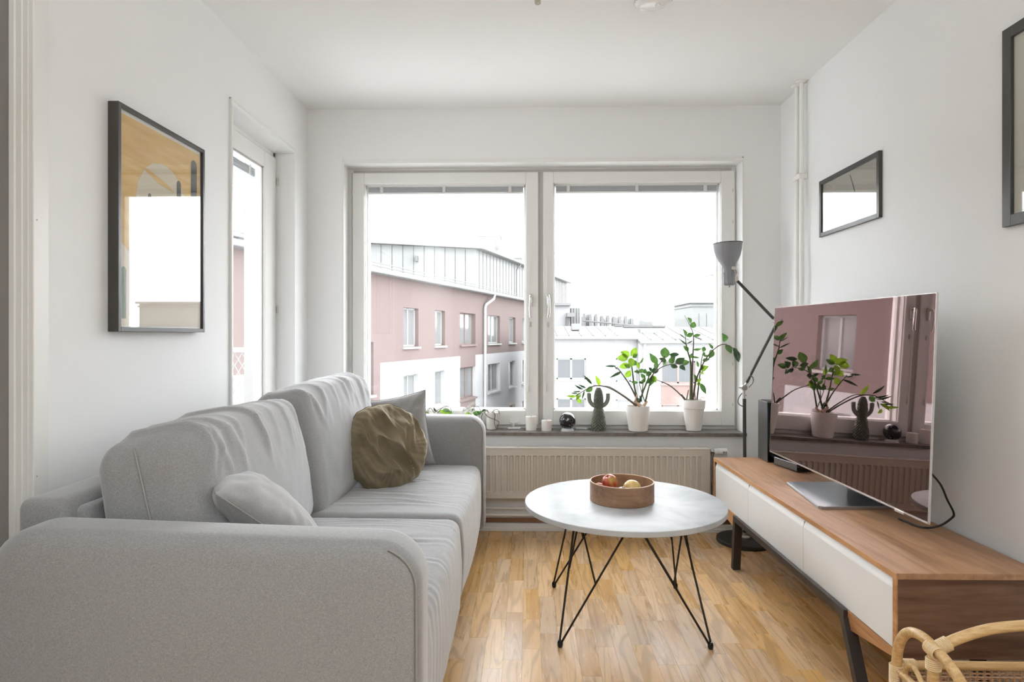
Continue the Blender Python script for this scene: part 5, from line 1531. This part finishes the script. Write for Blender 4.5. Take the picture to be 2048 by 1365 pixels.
for a, b in zip(sb, sb[1:]):
    for c, d in zip(zb, zb[1:]):
        ms_, mz = (a + b) / 2, (c + d) / 2
        if any(h[0] - 1e-3 < ms_ < h[1] + 1e-3 and h[2] < mz < h[3] for h in holes): continue
        white = mz < WZ and any(w_[0] < ms_ < w_[1] for w_ in white_spans)
        fbox(wh if white else pk, a, b, -0.30, 0.0, c, d)
bmesh.ops.remove_doubles(pk, verts=pk.verts, dist=1e-4); bmesh.ops.remove_doubles(wh, verts=wh.verts, dist=1e-4)
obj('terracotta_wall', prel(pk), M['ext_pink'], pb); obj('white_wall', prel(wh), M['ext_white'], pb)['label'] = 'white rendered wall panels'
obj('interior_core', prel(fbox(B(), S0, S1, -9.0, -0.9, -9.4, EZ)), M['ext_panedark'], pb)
for (a, b, z0, z1, n, p, r) in holes:
    fm = M['ext_pinkframe'] if p == 1 else M['ext_frame']
    bm = B(); t = 0.07; dn = -0.20
    for (x0, x1, c, d) in ((a, a + t, z0, z1), (b - t, b, z0, z1), (a, b, z0, z0 + t), (a, b, z1 - t, z1)): fbox(bm, x0, x1, dn - 0.04, dn + 0.03, c, d)
    if n == 2: fbox(bm, (a + b) / 2 - 0.04, (a + b) / 2 + 0.04, dn - 0.04, dn + 0.03, z0, z1)
    fbox(bm, a - 0.06, b + 0.06, -0.2, 0.10, z0 - 0.10, z0 - 0.02)
    wn = obj('window', prel(bm), fm, pb)
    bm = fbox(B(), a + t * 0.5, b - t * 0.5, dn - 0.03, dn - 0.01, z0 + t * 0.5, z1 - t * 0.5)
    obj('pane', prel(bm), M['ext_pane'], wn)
# eaves: gutter, fascia, snow rail
obj('fascia', prel(fbox(B(), S0, S1, -0.3, 0.32, EZ - 0.05, EZ + 0.06)), M['ext_roof'], pb)
gp = lambda s, n, z: F0 + FD * s + FN * n + Vector((0, 0, z))
obj('gutter', prel(tube(B(), [gp(S0, 0.40, EZ + 0.04), gp(S1, 0.40, EZ + 0.04)], 0.085, 10)), M['ext_frame'], pb, 60)
bm = B()
for z in (0.28, 0.40): tube(bm, [gp(S0, 0.05, EZ + z), gp(S1, 0.05, EZ + z)], 0.022, 6)
for k in range(28): tube(bm, [gp(S0 + 1 + k * 2, 0.05, EZ + 0.05), gp(S0 + 1 + k * 2, 0.05, EZ + 0.42)], 0.02, 5)
obj('snow_rail', prel(bm), M['ext_grey'], pb)
bm = B(); vs = [bm.verts.new(gp(a, n, z)) for (a, n, z) in ((S0, 0.32, EZ + 0.06), (S1, 0.32, EZ + 0.06), (S1, -9.2, EZ + 0.75), (S0, -9.2, EZ + 0.75), (S0, 0.32, EZ), (S1, 0.32, EZ), (S1, -9.2, EZ), (S0, -9.2, EZ))]
for f in ((0, 1, 2, 3), (4, 7, 6, 5), (0, 4, 5, 1), (1, 5, 6, 2), (2, 6, 7, 3), (3, 7, 4, 0)): bm.faces.new([vs[i] for i in f])
obj('lower_roof', prel(bm), M['ext_roof'], pb)
sd = s_of(966)
obj('downpipe', prel(tube(B(), [gp(sd + 0.9, 0.38, EZ), gp(sd + 0.75, 0.36, EZ - 0.28), gp(sd + 0.1, 0.14, EZ - 0.62), gp(sd, 0.12, EZ - 0.8), gp(sd, 0.12, -9.4)], 0.085, 10)), M['ext_frame'], pb, 60)
# seamed metal top storey: corner C, face to the left and face along the facade
C_ = Vector((-2.95, 34.6, 0)); Ld = Vector((-0.927, -0.375, 0)); TZ1 = 5.93
def face_storey(p, d, L, nrm, z0, z1a, z1b, pitch):
    bm = B()
    q = p + d * L
    b0 = nrm * -0.3
    vs = [bm.verts.new(Vector((v.x, v.y, z))) for v, z in ((p, z0), (q, z0), (q, z1b), (p, z1a), (p + b0, z0), (q + b0, z0), (q + b0, z1b), (p + b0, z1a))]
    for f in ((0, 1, 2, 3), (4, 7, 6, 5), (0, 4, 5, 1), (1, 5, 6, 2), (2, 6, 7, 3), (3, 7, 4, 0)): bm.faces.new([vs[i] for i in f])
    obj('cladding', prel(bm), M['ext_metalwall'], pb)
    k = 1
    while k * pitch < L:
        c = p + d * (k * pitch); zt = z1a + (z1b - z1a) * (k * pitch / L)
        o = obj('seam', prel(tube(B(), [Vector((c.x, c.y, z0)) + nrm * 0.01, Vector((c.x, c.y, zt)) + nrm * 0.01], 0.02, 4)), M['ext_seam'], pb)
        k += 1
nl = Vector((0.375, -0.927, 0))
face_storey(C_, Ld, 16, nl, EZ - 0.2, TZ1, TZ1 + 0.10, 0.575)
face_storey(C_, FD, 24, FN, EZ - 0.2, TZ1, TZ1, 0.62)
# its roof
bm = B(); L1 = C_ + Ld * 16.3; L2 = C_ + FD * 24.3; ov = (nl + FN) * 0.28
pts = [L1 + nl * 0.3, C_ + ov, L2 + FN * 0.35, L2 - FN * 9 , L1 + FD * 22]
lo = [bm.verts.new((p.x, p.y, TZ1)) for p in pts]; hi = [bm.verts.new((p.x, p.y, TZ1 + 0.16)) for p in pts]
bm.faces.new(lo[::-1]); bm.faces.new(hi)
for i in range(5): bm.faces.new((lo[i], lo[(i + 1) % 5], hi[(i + 1) % 5], hi[i]))
obj('upper_roof', prel(bm), M['ext_roof'], pb)
obj('upper_gutter', prel(tube(B(), [Vector((C_.x, C_.y, TZ1 + 0.05)) + FN * 0.45, Vector((L2.x, L2.y, TZ1 + 0.05)) + FN * 0.45], 0.075, 8)), M['ext_grey'], pb, 60)
du = at(1016, 540, 1); 
for (sd2, zz) in ((7.6, EZ + 0.2),):
    c = C_ + FD * sd2 + FN * 0.12
    obj('upper_downpipe', prel(tube(B(), [Vector((c.x, c.y, TZ1)) + FN * 0.3, Vector((c.x, c.y, TZ1 - 0.4)), Vector((c.x, c.y, zz))], 0.06, 8)), M['ext_grey'], pb, 60)
c = at(834, 517, 33.2); obj('wall_vent', prel(box(c.x - 0.06, c.x + 0.06, c.y - 0.2, c.y + 0.1, c.z - 0.18, c.z + 0.12)), M['ext_seam'], pb)
# chimneys
def chimney(u0, u1, vt, vb, Y, d=1.6, louvre=True):
    a, b = at(u0, vt, Y), at(u1, vb, Y)
    bm = bx(B(), a.x, b.x, Y, Y + d, b.z - 0.3, a.z)
    bx(bm, a.x - 0.06, b.x + 0.06, Y - 0.06, Y + d + 0.06, a.z, a.z + 0.06)
    ch = obj('chimney', prel(bm), M['ext_metalwall'], pb)
    if louvre: obj('louvre', prel(box(b.x - 0.30, b.x - 0.08, Y - 0.02, Y + 0.02, a.z - 0.85, a.z - 0.3)), M['ext_seam'], ch)
chimney(957, 1000, 473, 500, 38.5)
chimney(1017, 1042, 517, 530, 47, 1.6, False)

# pale building across the court, facing us
def facade_building(name, label, x0, x1, y0, depth, z_e, z_r, winlist, wallmat, zg=-9.4, ridge_d=5.0, overhang=0.35, strip=None, seams=0.62):
    b_ = empty(name, ((x0 + x1) / 2, y0, zg)); tag(b_, label, 'building')
    hs = winlist
    xb = sorted({x0, x1} | {v for h in hs for v in h[:2]}); zbk = sorted({zg, z_e} | {v for h in hs for v in h[2:4]})
    bm = B()
    for a, b in zip(xb, xb[1:]):
        for c, d in zip(zbk, zbk[1:]):
            if any(h[0] < (a + b) / 2 < h[1] and h[2] < (c + d) / 2 < h[3] for h in hs): continue
            bx(bm, a, b, y0, y0 + 0.3, c, d)
    bx(bm, x0, x0 + 0.2, y0 + 0.3, y0 + depth, zg, z_e); bx(bm, x1 - 0.2, x1, y0 + 0.3, y0 + depth, zg, z_e)
    obj('wall', rel(bm, b_), M[wallmat], b_)
    obj('interior_core', rel(box(x0 + 0.3, x1 - 0.3, y0 + 0.8, y0 + depth - 0.2, zg, z_e - 0.1), b_), M['ext_panedark'], b_)
    for h in hs:
        a, b, c, d, n, fm, pm = h
        bm = B(); t = 0.07
        for (p0, p1, q0, q1) in ((a, a + t, c, d), (b - t, b, c, d), (a, b, c, c + t), (a, b, d - t, d)): bx(bm, p0, p1, y0 + 0.10, y0 + 0.18, q0, q1)
        for k in range(1, n): bx(bm, a + (b - a) * k / n - 0.05, a + (b - a) * k / n + 0.05, y0 + 0.10, y0 + 0.18, c, d)
        bx(bm, a - 0.06, b + 0.06, y0 - 0.08, y0 + 0.1, c - 0.09, c - 0.01)
        wn = obj('window', rel(bm, b_), M[fm], b_)
        for k in range(n):
            obj('pane', rel(box(a + (b - a) * k / n + 0.04, a + (b - a) * (k + 1) / n - 0.04, y0 + 0.12, y0 + 0.14, c + 0.05, d - 0.05), b_), M[pm], wn)
    # roof: pitched away from us
    bm = B(); yr = y0 + ridge_d
    prism(bm, [(y0 - overhang, z_e), (y0 - overhang, z_e + 0.10), (yr, z_r), (y0 + depth, z_e), ], (x0, x1), 'x')
    rf = obj('roof', rel(bm, b_), M['ext_roof'], b_)
    n = int((x1 - x0) / seams); bm = B()
    for k in range(1, n):
        x = x0 + k * seams; tube(bm, [(x, y0 - overhang, z_e + 0.125), (x, yr, z_r + 0.02)], 0.022, 4)
    o = obj('roof_seams', rel(bm, b_), M['ext_seam'], b_); o['kind'] = 'stuff'
    obj('gutter', rel(tube(B(), [(x0, y0 - overhang - 0.08, z_e + 0.05), (x1, y0 - overhang - 0.08, z_e + 0.05)], 0.08, 8), b_), M['ext_grey'], b_, 60)
    bm = B()
    for zz in (0.22, 0.34): tube(bm, [(x0, y0 + 0.1, z_e + zz), (x1, y0 + 0.1, z_e + zz)], 0.018, 5)
    obj('snow_rail', rel(bm, b_), M['ext_grey'], b_)
    return b_
YM = 32.0
def X(u, Y=YM): return at(u, HV, Y).x
def Z(v, Y=YM): return at(1057, v, Y).z
wl = [(X(1113), X(1172), Z(759), Z(717), 2, 'ext_frame', 'ext_panedark'), (X(1113), X(1172), Z(836), Z(797), 2, 'ext_frame', 'ext_panedark'),
      (X(1232), X(1262), Z(764), Z(717), 1, 'ext_frame', 'ext_pane'), (X(1232), X(1262), Z(840), Z(799), 1, 'ext_frame', 'ext_pane')]
b1 = facade_building('row_house', 'white row building with low pale metal roof across the courtyard', X(1066), X(1273), YM, 9.5, Z(679), Z(650), wl, 'ext_white')
# dark gap strip along the ridge and skylights
a = at(1228, 652, YM + 4.9)
obj('ridge_strip', rel(box(a.x, X(1272), YM + 4.6, YM + 5.1, Z(650) - 0.02, Z(650) + 0.10), b1), M['ext_dark'], b1)
obj('skylight', rel(box(X(1150), X(1168), YM + 2.5, YM + 3.2, Z(679) + 0.5, Z(679) + 0.85), b1), M['ext_metalwall'], b1)
YN = 31.4
def Xn(u): return X(u, YN)
def Zn(v): return Z(v, YN)
wl = [(Xn(1323), Xn(1391), Zn(767), Zn(722), 2, 'ext_salmonframe', 'ext_panedark'), (Xn(1323), Xn(1391), Zn(850), Zn(810), 2, 'ext_salmonframe', 'ext_pane')]
M['ext_salmonframe'] = newmat('salmon_window_frame', (0.18, 0.13, 0.115), 0.6)
b2 = facade_building('row_house', 'nearer white row building with salmon panelled window beyond the potted plants', X(1273) + 0.004, 30.0, YN, 9.5, Zn(687), Zn(652), wl, 'ext_white')
obj('salmon_panel', rel(box(Xn(1322), Xn(1392), YN - 0.02, YN + 0.02, Zn(809), Zn(769)), b2), M['ext_salmon'], b2)
obj('skylight', rel(box(Xn(1298), Xn(1340), YN + 2.4, YN + 3.2, Zn(687) + 0.45, Zn(687) + 0.75), b2), M['ext_metalwall'], b2)
obj('ridge_strip', rel(box(Xn(1276), Xn(1372), YN + 4.6, YN + 5.1, Zn(652) - 0.02, Zn(652) + 0.10), b2), M['ext_dark'], b2)
obj('downpipe', rel(tube(B(), [(Xn(1287), YN - 0.36, Zn(687)), (Xn(1287), YN - 0.12, Zn(687) - 0.5), (Xn(1287), YN - 0.12, -9.4)], 0.07, 8), b2), M['ext_frame'], b2, 60)

# taller clad block at the right
tbk = empty('roof_block', (16.0, 42.0, -9.4)); tag(tbk, 'taller pale clad block with flat cornice at the right of the view', 'building')
YT = 42.0
bx(bm := B(), X(1383, YT), 24.0, YT, YT + 5, -9.4, Z(607, YT)); obj('wall', rel(bm, tbk), M['ext_metalwall'], tbk)
bm = B(); bx(bm, X(1379, YT), 24.1, YT - 0.3, YT + 5.2, Z(607, YT), Z(603, YT)); bx(bm, X(1381, YT), 24.05, YT - 0.12, YT + 5.1, Z(614, YT), Z(611, YT))
obj('cornice', rel(bm, tbk), M['ext_grey'], tbk)
for u in (1398, 1413, 1428): obj('seam', rel(tube(B(), [(X(u, YT), YT - 0.01, Z(690, YT)), (X(u, YT), YT - 0.01, Z(628, YT))], 0.02, 4), tbk), M['ext_seam'], tbk)
bm = box(X(1423, 45), X(1450, 45), 45, 46.5, Z(640, 45), Z(551, 45)); bx(bm, X(1422, 45), X(1451, 45), 44.9, 46.6, Z(551, 45), Z(549, 45)); obj('chimney', rel(bm, tbk), M['ext_metalwall'], tbk)

# rooftops receding behind the row building
fr_ = empty('roof_terrace', (2.0, 46, -9.4)); tag(fr_, 'pale roof end with stair tower box behind the left row building', 'building')
YF = 46.0
def fbx(u0, u1, v0, v1, Y, d, mat, name, parent):
    a, b = at(u0, v0, Y), at(u1, v1, Y)
    bm = box(a.x, b.x, Y, Y + d, b.z, a.z); obj(name, rel(bm, parent), M[mat], parent)
fbx(1060, 1140, 610, 700, YF, 6, 'ext_white', 'wall', fr_)
fbx(1060, 1143, 606, 611, YF - 0.3, 6.6, 'ext_grey', 'cornice', fr_)
fbx(1141, 1160, 616, 690, YF + 1, 3, 'ext_metalwall', 'tower', fr_)
fbx(1134, 1150, 626, 634, YF - 0.5, 1, 'ext_grey', 'duct', fr_)
fbx(1132, 1138, 634, 655, YF - 0.3, 0.8, 'ext_seam', 'vent_pipe', fr_)
for k in range(4): 
    u = 1142 + k * 5.5; obj('seam', rel(tube(B(), [at(u, 690, YF + 0.98), at(u, 617, YF + 0.98)], 0.025, 4), fr_), M['ext_seam'], fr_)
fb2 = empty('distant_rooftops', (7.0, 66, -9.4)); tag(fb2, 'hazy line of distant low rooftops sloping down to the right', 'building')
rr = random.Random(9)
for k in range(15):
    u = 1163 + k * 9.5; v = 634 + (u - 1163) * 0.085 + rr.uniform(-3, 1); Y = 62 + k * 1.0
    fbx(u, u + rr.uniform(7, 12), v - rr.uniform(-1, 3), 700, Y, 4, rr.choice(['ext_far', 'ext_metalwall', 'ext_white']), 'roof_box', fb2)
for k in range(9):
    u = 1166 + k * 12; v = 631 + (u - 1166) * 0.085
    fbx(u, u + 5, v - rr.uniform(2, 6), 660, 61.5, 1, 'ext_far', 'chimney', fb2)
bm = B(); a, b = at(1165, 642, 59), at(1330, 657, 62)
tube(bm, [a, b], 0.09, 6); obj('eaves_line', rel(bm, fb2), M['ext_seam'], fb2)
